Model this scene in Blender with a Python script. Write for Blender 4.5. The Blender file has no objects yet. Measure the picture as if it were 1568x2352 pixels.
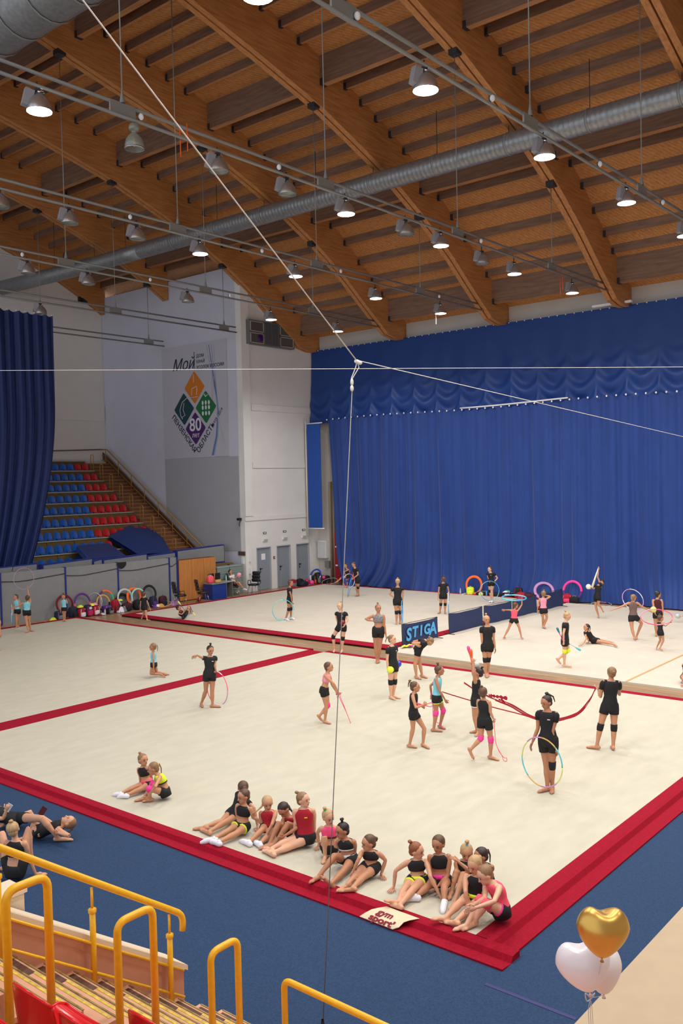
import bpy, bmesh, math, random
from mathutils import Vector, Matrix
import numpy as np
random.seed(7)
PI = math.pi
SC = bpy.context.scene
COL = SC.collection

# ---------------------------------------------------------------- camera
# world: X = away to the right, Y = away to the left, Z = up, metres; the hall floor carpets are at z = 0
YAW, PITCH, ROLL, FPX, CH = 0.6945992, -0.03390244, -0.02310255, 2068.66, 5.4
CAM = Vector((0, 0, CH))
FW = Vector((math.cos(YAW)*math.cos(PITCH), math.sin(YAW)*math.cos(PITCH), math.sin(PITCH)))
_r0 = FW.cross(Vector((0, 0, 1))).normalized()
_u0 = _r0.cross(FW)
RT = _r0*math.cos(ROLL) + _u0*math.sin(ROLL)
UP = -_r0*math.sin(ROLL) + _u0*math.cos(ROLL)
cam_d = bpy.data.cameras.new('camera'); cam = bpy.data.objects.new('camera', cam_d); COL.objects.link(cam)
m = Matrix((RT, UP, -FW)).transposed().to_4x4(); m.translation = CAM; cam.matrix_world = m
cam_d.sensor_fit = 'VERTICAL'; cam_d.sensor_height = 36; cam_d.lens = 36*FPX/2352
cam_d.clip_end = 200; cam_d.clip_start = .05
SC.camera = cam

# ---------------------------------------------------------------- world (the rest of the hall's soft light), exposure
w = bpy.data.worlds.new('world'); SC.world = w; w.use_nodes = True
w.node_tree.nodes['Background'].inputs[0].default_value = (.86, .92, 1, 1)
w.node_tree.nodes['Background'].inputs[1].default_value = 1.25
SC.view_settings.view_transform = 'Standard'; SC.view_settings.look = 'None'
SC.view_settings.exposure = 0.0; SC.view_settings.gamma = 1; SC.view_settings.use_curve_mapping = False
LAMP_W = 150      # watts of each lit high bay lamp

# ---------------------------------------------------------------- picture helpers: a pixel of the photo -> a point of the hall
def ray(x, y): return FW + RT*((x-784)/FPX) - UP*((y-1176)/FPX)
def pl(x, y, ax, val):
    d = ray(x, y); return CAM + d*((val-CAM[ax])/d[ax])
def fl(x, y, z=0): return pl(x, y, 2, z)
def at(x, y, depth): return CAM + ray(x, y)*depth
def depth_of(p): return (Vector(p)-CAM).dot(FW)

# ---------------------------------------------------------------- materials
MATS = {}
def srgb(c):
    return tuple(((v/12.92) if v <= .04045 else ((v+.055)/1.055)**2.4) for v in [x/255 for x in c])
def mat(name, rgb, rough=.6, metal=0, noise=0, nscale=20, bump=0, bscale=None, emit=0, alpha=None, spec=.5, sheen=0, ecol=None, stretch=None):
    if name in MATS: return MATS[name]
    m = bpy.data.materials.new(name); m.use_nodes = True; nt = m.node_tree; N = nt.nodes; Lk = nt.links
    b = N['Principled BSDF']; c = srgb(rgb)
    b.inputs['Base Color'].default_value = (*c, 1); b.inputs['Roughness'].default_value = rough
    b.inputs['Metallic'].default_value = metal; b.inputs['Specular IOR Level'].default_value = spec
    if sheen: b.inputs['Sheen Weight'].default_value = sheen
    if noise or bump:
        tc = N.new('ShaderNodeTexCoord'); mp = N.new('ShaderNodeMapping'); Lk.new(tc.outputs['Object'], mp.inputs[0])
        if stretch: mp.inputs['Scale'].default_value = stretch
        nz = N.new('ShaderNodeTexNoise'); nz.inputs['Scale'].default_value = nscale; nz.inputs['Detail'].default_value = 5
        Lk.new(mp.outputs[0], nz.inputs['Vector'])
        if noise:
            cr = N.new('ShaderNodeValToRGB'); lo = 1-noise; hi = 1+noise
            cr.color_ramp.elements[0].position = .3; cr.color_ramp.elements[1].position = .7
            cr.color_ramp.elements[0].color = (*[v*lo for v in c], 1); cr.color_ramp.elements[1].color = (*[min(1, v*hi) for v in c], 1)
            Lk.new(nz.outputs['Fac'], cr.inputs[0]); Lk.new(cr.outputs[0], b.inputs['Base Color'])
        if bump:
            n2 = N.new('ShaderNodeTexNoise'); n2.inputs['Scale'].default_value = bscale or nscale
            Lk.new(mp.outputs[0], n2.inputs['Vector'])
            bp = N.new('ShaderNodeBump'); bp.inputs['Strength'].default_value = bump; bp.inputs['Distance'].default_value = .02
            Lk.new(n2.outputs['Fac'], bp.inputs['Height']); Lk.new(bp.outputs[0], b.inputs['Normal'])
    if emit:
        b.inputs['Emission Color'].default_value = (*(srgb(ecol) if ecol else c), 1); b.inputs['Emission Strength'].default_value = emit
    if alpha is not None: b.inputs['Alpha'].default_value = alpha
    m.diffuse_color = (*c, 1)
    MATS[name] = m; return m

def wave_mat(name, c1, c2, scale, rot=0, rough=.6, axis='X', dist=2, lines=None, plane=None):
    """boards: grain noise plus thin dark joints at a regular pitch"""
    if name in MATS: return MATS[name]
    m = bpy.data.materials.new(name); m.use_nodes = True; nt = m.node_tree; N = nt.nodes; Lk = nt.links
    b = N['Principled BSDF']; b.inputs['Roughness'].default_value = rough
    tc = N.new('ShaderNodeTexCoord'); mp = N.new('ShaderNodeMapping'); mp.inputs['Rotation'].default_value = (0, 0, rot)
    Lk.new(tc.outputs['Object'], mp.inputs[0])
    nz = N.new('ShaderNodeTexNoise'); nz.inputs['Scale'].default_value = 1; nz.inputs['Detail'].default_value = 6
    mp2 = N.new('ShaderNodeMapping'); mp2.inputs['Scale'].default_value = scale; Lk.new(mp.outputs[0], mp2.inputs[0]); Lk.new(mp2.outputs[0], nz.inputs['Vector'])
    cr = N.new('ShaderNodeValToRGB'); cr.color_ramp.elements[0].color = (*srgb(c1), 1); cr.color_ramp.elements[1].color = (*srgb(c2), 1)
    cr.color_ramp.elements[0].position = .32; cr.color_ramp.elements[1].position = .68
    Lk.new(nz.outputs['Fac'], cr.inputs[0]); out = cr.outputs[0]
    if lines:
        wv = N.new('ShaderNodeTexWave'); wv.bands_direction = axis; wv.inputs['Scale'].default_value = lines; wv.inputs['Distortion'].default_value = 0
        Lk.new(mp.outputs[0], wv.inputs['Vector'])
        c3 = N.new('ShaderNodeValToRGB'); c3.color_ramp.elements[0].color = (.7, .66, .63, 1); c3.color_ramp.elements[1].color = (1, 1, 1, 1)
        c3.color_ramp.elements[0].position = 0; c3.color_ramp.elements[1].position = .18
        Lk.new(wv.outputs['Fac'], c3.inputs[0])
        mx = N.new('ShaderNodeMixRGB'); mx.blend_type = 'MULTIPLY'; mx.inputs[0].default_value = 1
        Lk.new(out, mx.inputs[1]); Lk.new(c3.outputs[0], mx.inputs[2]); out = mx.outputs[0]
    Lk.new(out, b.inputs['Base Color']); MATS[name] = m; return m

# ---------------------------------------------------------------- mesh builder
class MB:
    def __init__(s): s.v = []; s.f = []; s.mi = []; s.m = 0; s.sm = []; s.smooth = False
    def add(s, vs, fs, smooth=None):
        o = len(s.v); s.v += [tuple(p) for p in vs]
        for f in fs: s.f.append([i+o for i in f]); s.mi.append(s.m); s.sm.append(s.smooth if smooth is None else smooth)
        return s
    def box(s, c, d, rz=0, M=None):
        x, y, z = [t/2 for t in d]
        vs = [Vector((i*x, j*y, k*z)) for i in (-1, 1) for j in (-1, 1) for k in (-1, 1)]
        if rz: R_ = Matrix.Rotation(rz, 3, 'Z'); vs = [R_ @ q for q in vs]
        if M: vs = [M @ q for q in vs]
        vs = [q+Vector(c) for q in vs]
        return s.add(vs, [(0, 1, 3, 2), (4, 6, 7, 5), (0, 4, 5, 1), (2, 3, 7, 6), (0, 2, 6, 4), (1, 5, 7, 3)], False)
    def bx(s, a, b): return s.box([(p+q)/2 for p, q in zip(a, b)], [abs(q-p) for p, q in zip(a, b)])
    def prism(s, pts, ext):
        """closed polygon pts (3d) extruded by the vector ext"""
        n = len(pts); e = Vector(ext); P = [Vector(p) for p in pts]; Q = [p+e for p in P]
        fs = [tuple(range(n))[::-1], tuple(range(n, 2*n))]+[(i, (i+1) % n, n+(i+1) % n, n+i) for i in range(n)]
        return s.add(P+Q, fs, False)
    def tube(s, pts, r, n=8, closed=False, cap=True, smooth=True, flat=None):
        P = [Vector(p) for p in pts]; L = len(P); rs = r if isinstance(r, (list, tuple)) else [r]*L
        vs = []; prev = None
        for i in range(L):
            if closed: t = P[(i+1) % L]-P[i-1]
            else: t = P[min(i+1, L-1)]-P[max(i-1, 0)]
            t = t.normalized() if t.length > 1e-9 else Vector((0, 0, 1))
            if prev is None:
                a = Vector((0, 0, 1)) if abs(t.z) < .9 else Vector((1, 0, 0)); a = (a-t*a.dot(t)).normalized()
            else:
                a = prev-t*prev.dot(t); a = a.normalized() if a.length > 1e-6 else t.orthogonal().normalized()
            prev = a; b = t.cross(a)
            for k in range(n):
                an = 2*PI*k/n; vs.append(P[i]+(a*math.cos(an)+b*math.sin(an)*(flat or 1))*rs[i])
        fs = []
        for i in range(L if closed else L-1):
            j = (i+1) % L
            for k in range(n):
                k2 = (k+1) % n; fs.append((i*n+k, j*n+k, j*n+k2, i*n+k2))
        if cap and not closed: fs.append(tuple(range(n))); fs.append(tuple(range((L-1)*n, L*n))[::-1])
        return s.add(vs, fs, smooth)
    def capsule(s, pts, rs, n=10):
        """tapered limb with rounded ends"""
        P = [Vector(p) for p in pts]; rs = list(rs)
        d0 = (P[0]-P[1]).normalized(); d1 = (P[-1]-P[-2]).normalized()
        a = [P[0]+d0*rs[0]*k for k in (.95, .75, .4)]; ra = [rs[0]*k for k in (.25, .66, .92)]
        b = [P[-1]+d1*rs[-1]*k for k in (.4, .75, .95)]; rb = [rs[-1]*k for k in (.92, .66, .25)]
        return s.tube(a+P+b, ra+rs+rb, n)
    def ellip(s, c, rx, ry, rz, M=None, nu=12, nv=8, top=None):
        vs = []; fs = []
        for i in range(nv+1):
            th = PI*i/nv
            for k in range(nu):
                ph = 2*PI*k/nu
                p = Vector((rx*math.sin(th)*math.cos(ph), ry*math.sin(th)*math.sin(ph), rz*math.cos(th)))
                if M: p = M @ p
                vs.append(p+Vector(c))
        for i in range(nv):
            for k in range(nu):
                k2 = (k+1) % nu; fs.append((i*nu+k, (i+1)*nu+k, (i+1)*nu+k2, i*nu+k2))
        return s.add(vs, fs, True)
    def lathe(s, prof, c=(0, 0, 0), n=16, M=None, cap=False):
        vs = []
        for r, z in prof:
            for k in range(n):
                p = Vector((r*math.cos(2*PI*k/n), r*math.sin(2*PI*k/n), z)); vs.append((M @ p if M else p)+Vector(c))
        L = len(prof); fs = [(i*n+k, i*n+(k+1) % n, (i+1)*n+(k+1) % n, (i+1)*n+k) for i in range(L-1) for k in range(n)]
        if cap: fs.append(tuple(range(n))[::-1]); fs.append(tuple(range((L-1)*n, L*n)))
        return s.add(vs, fs, True)
    def grid(s, fn, nu, nv, thick=None):
        vs = [fn(i/nu, j/nv) for j in range(nv+1) for i in range(nu+1)]
        fs = [(j*(nu+1)+i, j*(nu+1)+i+1, (j+1)*(nu+1)+i+1, (j+1)*(nu+1)+i) for j in range(nv) for i in range(nu)]
        return s.add(vs, fs, True)
    def mesh(s, name, mats, off=Vector((0, 0, 0))):
        me = bpy.data.meshes.new(name)
        me.from_pydata([tuple(Vector(p)-off) for p in s.v], [], s.f)
        for q in (mats if isinstance(mats, (list, tuple)) else [mats]): me.materials.append(q)
        me.polygons.foreach_set('material_index', s.mi); me.polygons.foreach_set('use_smooth', s.sm)
        me.update(); return me
    def build(s, name, mats, parent=None, **kw):
        off = parent['_o'] if parent is not None else None
        off = Vector(off) if off is not None else Vector((0, 0, 0))
        o = bpy.data.objects.new(name, s.mesh(name, mats, off)); COL.objects.link(o)
        if parent is not None: o.parent = parent; o['_o'] = list(off)
        else: o['_o'] = [0., 0., 0.]
        for k, v_ in kw.items(): o[k] = v_
        return o

def bend(pts, r, n=6):
    """round the inner corners of a polyline"""
    P_ = [Vector(p) for p in pts]; out = [P_[0]]
    for i in range(1, len(P_)-1):
        a = P_[i]+(P_[i-1]-P_[i]).normalized()*r; b = P_[i]+(P_[i+1]-P_[i]).normalized()*r
        out += [a*(1-t)**2+P_[i]*2*t*(1-t)+b*t*t for t in [k/n for k in range(n+1)]]
    return out+[P_[-1]]
def tag(o, label=None, category=None, group=None, kind=None):
    for k, v_ in (('label', label), ('category', category), ('group', group), ('kind', kind)):
        if v_: o[k] = v_
    return o
def thing(name, loc, label, category, group=None, kind=None):
    o = bpy.data.objects.new(name, None); COL.objects.link(o); o.empty_display_size = .1; o.location = loc; o['_o'] = list(loc)
    return tag(o, label, category, group, kind)
def copy_tree(o, loc=None, rz=None, parent=None, **kw):
    c = o.copy(); COL.objects.link(c)
    if parent is not None: c.parent = parent
    if loc is not None: c.location = loc
    if rz is not None: c.rotation_euler.z = rz
    for k, v_ in kw.items(): c[k] = v_
    for ch in list(o.children): copy_tree(ch, parent=c)
    return c
ORD = ['first', 'second', 'third', 'fourth', 'fifth', 'sixth', 'seventh', 'eighth', 'ninth', 'tenth', 'eleventh', 'twelfth', 'thirteenth', 'fourteenth', 'fifteenth', 'sixteenth', 'seventeenth', 'eighteenth', 'nineteenth', 'twentieth']

def text_mesh(txt, size, origin, xdir, ydir, material, name, parent, shear=0, extrude=.004, bold=0, align='CENTER', xs=1):
    cu = bpy.data.curves.new('t', 'FONT'); cu.body = txt; cu.size = size; cu.extrude = extrude; cu.align_x = align; cu.align_y = 'CENTER'; cu.shear = shear; cu.offset = bold; cu.resolution_u = 3
    ob = bpy.data.objects.new('t', cu); me = bpy.data.meshes.new_from_object(ob); bpy.data.objects.remove(ob)
    X = Vector(xdir).normalized(); Y = Vector(ydir).normalized(); Z = X.cross(Y)
    mm = Matrix((X, Y, Z)).transposed().to_4x4(); off = Vector(parent['_o']) if parent is not None else Vector((0, 0, 0)); mm.translation = Vector(origin)-off
    me.transform(mm @ Matrix.Diagonal((xs, 1, 1, 1))); me.materials.clear(); me.materials.append(material)
    o = bpy.data.objects.new(name, me); COL.objects.link(o)
    if parent is not None: o.parent = parent
    o['_o'] = list(off); return o
# ================================================================ STRUCTURE
FLZ = -.08
M_white = mat('wall_paint_white', (226, 224, 220), .8, noise=.03, nscale=1.2)
M_cream = mat('wall_paint_cream', (196, 190, 184), .8, noise=.04, nscale=1)
M_mural = mat('wall_paint_greyviolet', (198, 198, 212), .8, noise=.03, nscale=1)
M_mural2 = mat('wall_paint_grey', (166, 166, 172), .8, noise=.03, nscale=1)
M_wood = wave_mat('glulam_wood', (164, 106, 56), (194, 134, 78), (1.2, 14, 14), rough=.55)
M_purl = wave_mat('purlin_wood', (148, 102, 64), (182, 128, 82), (14, 1.2, 14), rough=.6)
M_deck = wave_mat('deck_boards', (158, 102, 54), (196, 136, 78), (6, 30, 10), rot=.75, rough=.7, axis='Y', lines=2.6)
M_parq = wave_mat('parquet', (142, 112, 80), (182, 150, 112), (22, .9, 1), rough=.28, axis='X', lines=2.2)
M_steel = mat('galvanised_steel', (150, 152, 154), .45, metal=.6, noise=.15, nscale=8)
M_dsteel = mat('dark_steel', (60, 60, 62), .5, metal=.5)
M_rail = mat('painted_rail_grey', (140, 142, 140), .5, metal=.3)

BB = [(-8, 26.2), (0, 24.4), (6, 23), (12, 21.5), (16.4, 20.4), (18.5, 19.85), (21.2, 19.25), (24.2, 18.5), (26.5, 17.7), (28.5, 16.95), (30.6, 15.92), (32.5, 14.78), (34.3, 13.5), (35.9, 12.42), (37.3, 12.42)]
_bu = [p[0] for p in BB]; _bz = [p[1] for p in BB]
def bb(u): return float(np.interp(u, _bu, _bz))
def zp(u): return bb(u)+1.42 if u < 35.9 else 13.8-(u-35.9)*.65
def deck_z(u): return zp(u)+.30

# floor slab
f = MB().bx((-9, -10, -.4), (37.6, 46, FLZ)); f.build('floor', M_parq, kind='structure', label='brown parquet floor of the sports hall')

# curtain side wall, with the cream band seen above the curtain
wl = MB().bx((37.2, -10, -.1), (37.6, 46, 16)); wall_c = wl.build('wall_right', M_cream, kind='structure', label='pale wall behind the blue curtain')
# door wall
Vd = 32.7; DZ = 2.13
doors = [(32.39, 33.47), (33.87, 34.96), (35.37, 36.45)]
wd = MB(); xs = [31.65]+[t for d in doors for t in d]+[37.2]
for i in range(0, len(xs), 2): wd.bx((xs[i], Vd, -.1), (xs[i+1], Vd+.3, DZ))
for i in range(0, 6, 2): wd.bx((xs[i+1]-.002, Vd+.2, -.1), (xs[i+2]+.002, Vd+.3, DZ))
us = np.linspace(31.65, 37.2, 14)
wd.prism([(31.65, Vd, DZ), (37.2, Vd, DZ)]+[(u, Vd, deck_z(u)) for u in us[::-1]], (0, .3, 0))
wall_d = wd.build('wall_back', M_white, kind='structure', label='white painted wall with three grey doors')
# raised panels and string courses of the door wall
for i, (z0, z1, u0, u1) in enumerate([(9.1, 9.42, 32.28, 36.9), (6.18, 6.46, 32.28, 36.9), (3.52, 3.74, 31.65, 37.1)]):
    t = MB().bx((u0, Vd-.05, z0), (u1, Vd-.001, z1)); t.build('ledge', M_white, wall_d)
t = MB().bx((31.65, Vd-.08, 3.75), (32.2, Vd-.001, 15.6)); t.build('pilaster', M_white, wall_d)
M_door = mat('door_paint_grey', (140, 148, 158), .5); M_black = mat('black_plastic', (22, 22, 24), .45)
M_frame = mat('door_frame_grey', (178, 182, 188), .5)
for i, (a, b) in enumerate(doors):
    d = thing('door_%d' % (i+1), ((a+b)/2, Vd, FLZ), None, None, kind='structure')
    MB().bx((a+.06, Vd+.08, FLZ+.01), (a+.26, Vd+.13, DZ-.06)).build('door_leaf', M_door, d)
    MB().bx((a+.27, Vd+.08, FLZ+.01), (b-.06, Vd+.13, DZ-.06)).build('door_leaf', M_door, d)
    fr = MB(); fr.bx((a, Vd-.01, FLZ), (a+.05, Vd+.15, DZ)); fr.bx((b-.05, Vd-.01, FLZ), (b, Vd+.15, DZ)); fr.bx((a+.05, Vd-.01, DZ-.05), (b-.05, Vd+.15, DZ)); fr.build('door_frame', M_frame, d)
    h = MB().box((a+.33, Vd+.06, 1.0), (.05, .03, .1)); h.box((a+.38, Vd+.04, 1.02), (.16, .02, .025)); h.box((a+.33, Vd+.06, .86), (.05, .03, .06)); h.build('door_handle', M_black, d)
    if i == 0: MB().box(((a+b)/2+.03, Vd+.07, 1.62), (.28, .01, .32)).build('notice_sheet', mat('paper', (232, 232, 236), .8), d)
# mural wall (perpendicular to the door wall) and back wall of the stand
mw = MB().bx((31.65, Vd+.3, -.1), (31.95, 44.1, 16.3)); wall_m = mw.build('wall_left', M_mural, kind='structure', label='grey violet wall carrying the anniversary poster')
t = MB().bx((31.62, Vd+.31, 2.0), (31.648, 38.75, 6.8)); t.build('painted_panel', M_mural2, wall_m)
Vb = 44.12
bw = MB(); us = np.linspace(-8, 31.95, 24)
bw.prism([(-8, Vb, -.1), (31.95, Vb, -.1)]+[(u, Vb, deck_z(u)+.05) for u in us[::-1]], (0, .3, 0))
wall_b = bw.build('wall_far', mat('wall_paint_far', (222, 219, 216), .8, noise=.03, nscale=1), kind='structure', label='pale wall behind the far stand')
MB().bx((10, Vb-.08, 9.2), (31.6, Vb-.001, 10.1)).build('ledge', mat('wall_paint_far', (222, 219, 216)), wall_b)
# far side walls out of the picture
MB().bx((-9, -10, -.1), (37.6, -9.7, 20)).build('wall_front', M_cream, kind='structure', label='pale end wall of the hall')

# roof: boards, purlins, glulam beams
beamv = [-2.3, 3.5, 9.3, 15.1, 20.9, 26.7, 32.5, 38.3, 44.0]
rf = MB(); us = list(np.linspace(-8, 35.9, 40))+[37.6]
for i in range(len(us)-1):
    a, b = us[i], us[i+1]
    rf.prism([(a, -10, deck_z(a)), (b, -10, deck_z(b)), (b, -10, deck_z(b)+.15), (a, -10, deck_z(a)+.15)], (0, 56, 0))
ceil = rf.build('ceiling', M_deck, kind='structure', label='arched timber board roof')
small = [35.2, 34.42, 33.43, 32.42, 31.45, 29.07, 28.18, 27.3, 26.42, 25.53, 23.1, 22.2, 21.3, 20.4, 19.5, 17.2, 16.3, 15.4, 14.5, 13.6]
deep = [(35.8, 1.0), (30.25, 1.0), (24.3, .98), (18.4, .98), (12.5, .98)]
bay = 5.8
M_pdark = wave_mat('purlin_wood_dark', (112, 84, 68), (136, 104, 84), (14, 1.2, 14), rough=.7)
M_gus = mat('gusset', (52, 50, 54), .6, metal=.3)
def purlin_mesh(u, w, hgt, mt):
    sl = (zp(u+.1)-zp(u-.1))/.2; z0 = deck_z(u)-.01; ln = bay-.44
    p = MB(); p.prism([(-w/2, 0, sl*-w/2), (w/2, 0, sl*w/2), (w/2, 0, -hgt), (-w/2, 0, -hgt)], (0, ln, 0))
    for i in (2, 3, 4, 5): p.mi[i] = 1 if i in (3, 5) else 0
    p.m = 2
    for y in (0.002, ln-.13): p.bx((-w/2-.012, y, -hgt-.012), (w/2+.012, y+.128, -hgt+min(.22, hgt*.8)))
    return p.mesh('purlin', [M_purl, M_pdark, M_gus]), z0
M_gus_ = mat('gusset', (52, 50, 54), .6, metal=.3)
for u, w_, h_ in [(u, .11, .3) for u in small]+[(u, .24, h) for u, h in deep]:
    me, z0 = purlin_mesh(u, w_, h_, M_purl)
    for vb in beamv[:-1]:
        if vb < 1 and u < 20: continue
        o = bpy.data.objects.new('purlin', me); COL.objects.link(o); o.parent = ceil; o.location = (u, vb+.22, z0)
LB = ['rightmost glulam roof beam at the top right corner', 'glulam roof beam ending fourth from the left above the curtain', 'glulam roof beam ending third from the left above the curtain', 'glulam roof beam ending second from the left above the curtain', 'glulam roof beam ending where curtain and door wall meet', 'glulam roof beam ending on the poster wall', 'glulam roof beam along the wall behind the far stand']
for k, vb in enumerate(beamv):
    if k < 1: continue
    last = 31.6 if vb > 33 else (37.19 if k < 6 else 37.19)
    us = [u for u in np.linspace(-7.5, last, 60)]
    bt = thing('glulam_beam', (last, vb, bb(last)), (['glulam roof beam running over the stand beside the camera']+LB)[k-1], 'beam', 'glulam beams of the roof')
    for s_ in (-1, 1):
        mb = MB(); lo = [(u, vb+s_*.13-.1, bb(u)) for u in us]; hi = [(u, vb+s_*.13-.1, deck_z(u)) for u in us]
        for i in range(len(us)-1):
            mb.prism([lo[i], lo[i+1], hi[i+1], hi[i]], (0, .2, 0))
        mb.build('glulam_member', M_wood, bt)
    mb = MB()
    for i in range(len(us)-1):
        mb.prism([(us[i], vb-.035, bb(us[i])+.12), (us[i+1], vb-.035, bb(us[i+1])+.12), (us[i+1], vb-.035, bb(us[i+1])+.5), (us[i], vb-.035, bb(us[i])+.5)], (0, .07, 0))
    mb.build('spacer', mat('spacer_wood', (96, 52, 26), .7), bt)
    for u in (11.5, 17.8, 24.05, 30.4):
        if u < last: MB().box((u, vb-.02, bb(u)-.02), (.3, .3, .22)).build('hanger_clamp', M_dsteel, bt)
    if k < 7:
        pass

# carpets
M_carp = mat('carpet_cream', (191, 186, 169), .95, noise=.05, nscale=1.6, bump=.25, bscale=90, stretch=(1, 2.5, 1))
M_carp2 = mat('carpet_cream_far', (200, 191, 176), .95, noise=.04, nscale=1.5, bump=.2, bscale=90)
M_red = mat('carpet_red', (148, 7, 36), .95, noise=.14, nscale=30, bump=.3, bscale=120, spec=.2)
M_blue = mat('carpet_blue', (44, 66, 98), .95, noise=.2, nscale=60, bump=.3, bscale=150, spec=.2)
M_beige = mat('carpet_beige', (180, 160, 134), .95, noise=.04, nscale=3)
def border(t, prof, v0, v1, name='red_border'):
    mb = MB(); mb.prism([(u, v0, z) for u, z in prof]+[(prof[-1][0], v0, FLZ), (prof[0][0], v0, FLZ)], (0, v1-v0, 0)); return mb.build(name, M_red, t)
cA = thing('gymnastics_carpet', (15, 12, FLZ), 'cream gymnastics carpet with red edges where the girls sit in front', 'carpet')
MB().bx((9.0, 5.58, FLZ), (21.43, 18.72, 0)).build('carpet_field', M_carp, cA)
# near border: flat shoulder, step down, flat tongue on the blue carpet
border(cA, [(8.60, FLZ+.03), (8.70, FLZ+.022), (8.80, FLZ+.012), (8.845, -.006), (8.9, .002), (8.999, .002)], 5.0, 19.375)
mb = MB(); pr = [(5.06, FLZ+.03), (5.18, FLZ+.022), (5.30, FLZ+.012), (5.35, -.006), (5.42, .002), (5.58, .002)]
mb.prism([(8.99, v, z) for v, z in pr]+[(8.99, 5.58, FLZ), (8.99, 5.06, FLZ)], (12.9, 0, 0)); mb.build('red_border', M_red, cA)
MB().bx((21.43, 5.58, FLZ), (21.68, 18.72, .003)).build('red_border', M_red, cA)
MB().bx((9.0, 18.72, FLZ), (21.43, 19.375, .004)).build('red_border', M_red, cA)
cB = thing('gymnastics_carpet', (15, 25, FLZ), 'cream gymnastics carpet beyond the red strip on the left', 'carpet')
MB().bx((9.0, 19.38, FLZ), (21.43, 32.27, 0)).build('carpet_field', M_carp, cB)
border(cB, [(8.60, FLZ+.03), (8.70, FLZ+.022), (8.80, FLZ+.012), (8.845, -.006), (8.9, .002), (8.999, .002)], 19.38, 32.6)
MB().bx((21.43, 19.38, FLZ), (21.68, 32.55, .003)).build('red_border', M_red, cB)
MB().bx((9.0, 32.27, FLZ), (21.43, 32.58, .002)).build('red_border', M_red, cB)
cC = thing('gymnastics_carpet', (29, 24, FLZ), 'cream gymnastics carpet in front of the doors with a red border', 'carpet')
MB().bx((23.6, 17.75, FLZ+.03), (35.85, 31.2, -.01)).build('carpet_field', M_carp2, cC)
MB().bx((23.05, 17.3, FLZ+.05), (23.6, 31.5, -.006)).build('red_border', M_red, cC)
MB().bx((23.6, 31.2, FLZ+.03), (36.0, 31.5, -.006)).build('red_border', M_red, cC)
MB().bx((35.85, 17.3, FLZ+.03), (36.05, 31.2, -.006)).build('red_border', M_red, cC)
MB().bx((23.6, 17.3, FLZ+.03), (35.85, 17.75, -.006)).build('red_border', M_red, cC)
MB().bx((23.1, 17.35, FLZ), (36, 31.45, FLZ+.03)).build('underlay', mat('dark_foam', (30, 32, 38), .9), cC)
cD = thing('gymnastics_carpet', (29, 8, FLZ), 'plain cream gymnastics carpet right of the blue barriers', 'carpet')
MB().bx((22.72, -8.5, FLZ), (35.65, 17.25, -.02)).build('carpet_field', M_carp2, cD)
MB().bx((22.73, 9.33, -.021), (35.6, 9.40, -.015)).build('carpet_seam_tape', mat('tan_tape', (190, 150, 96), .7), cD)
cE = thing('floor_carpet', (0, 10, FLZ), 'blue floor carpet around the near gymnastics floor', 'carpet')
MB().bx((-8, 3.951, FLZ), (21.5, 32.56, FLZ+.008)).build('carpet_field', M_blue, cE)
mb = MB(); mb.prism([(8.25, 5.02, FLZ+.009), (8.30, 5.02, FLZ+.009), (8.30, 3.97, FLZ+.009), (8.25, 3.97, FLZ+.009)], (0, 0, .003)); mb.build('carpet_seam_tape', mat('navy_tape', (26, 28, 100), .6), cE)
cF = thing('floor_carpet', (8, 0, FLZ), 'beige floor carpet behind the heart balloons', 'carpet')
MB().bx((-8, -9, FLZ), (22.0, 3.95, FLZ+.01)).build('carpet_field', M_beige, cF)

# gym sport logo patch: loose cream mat piece lying over the near red border
lg = thing('logo_mat', fl(890, 2110), 'small cream floor mat with red lettering lying across the red border', 'mat')
LROW = [(0, (825.5, 2104.6), (901.4, 2134), -.050), (.35, (837, 2097), (916, 2129.5), -.020), (.6, (853, 2088.5), (927, 2118), .002), (.75, (868, 2085), (940, 2113.8), .008), (1, (887.8, 2081.7), (963, 2109.6), .008)]
def lgp(s, t):
    for a, b in zip(LROW, LROW[1:]):
        if t <= b[0]+1e-9: break
    f_ = (t-a[0])/(b[0]-a[0]); L0 = [a[1][k]+(b[1][k]-a[1][k])*f_ for k in (0, 1)]; R0 = [a[2][k]+(b[2][k]-a[2][k])*f_ for k in (0, 1)]
    return fl(L0[0]+(R0[0]-L0[0])*s, L0[1]+(R0[1]-L0[1])*s, a[3]+(b[3]-a[3])*f_+.006)
mb = MB(); mb.grid(lgp, 8, 20); mb.grid(lambda s, t: lgp(1-s, t)-Vector((0, 0, .005)), 8, 20); mb.build('mat_piece', mat('logo_cream', (214, 200, 170), .9), lg)
M_lr = mat('logo_red', (128, 10, 34), .8)
for tx, s0, t0, sz, xs in (('gym', .42, .62, .15, .95), ("sport'", .53, .27, .125, 1.30)):
    o_ = lgp(s0, t0); X_ = (lgp(s0+.1, t0)-lgp(s0-.1, t0)).normalized(); Y_ = (lgp(s0, t0+.12)-lgp(s0, t0-.12)); Y_ = (Y_-X_*Y_.dot(X_)).normalized()
    text_mesh(tx, sz, o_+X_.cross(Y_)*.003, X_, Y_, M_lr, 'lettering', lg, extrude=.001, bold=.005, xs=xs)

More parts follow.
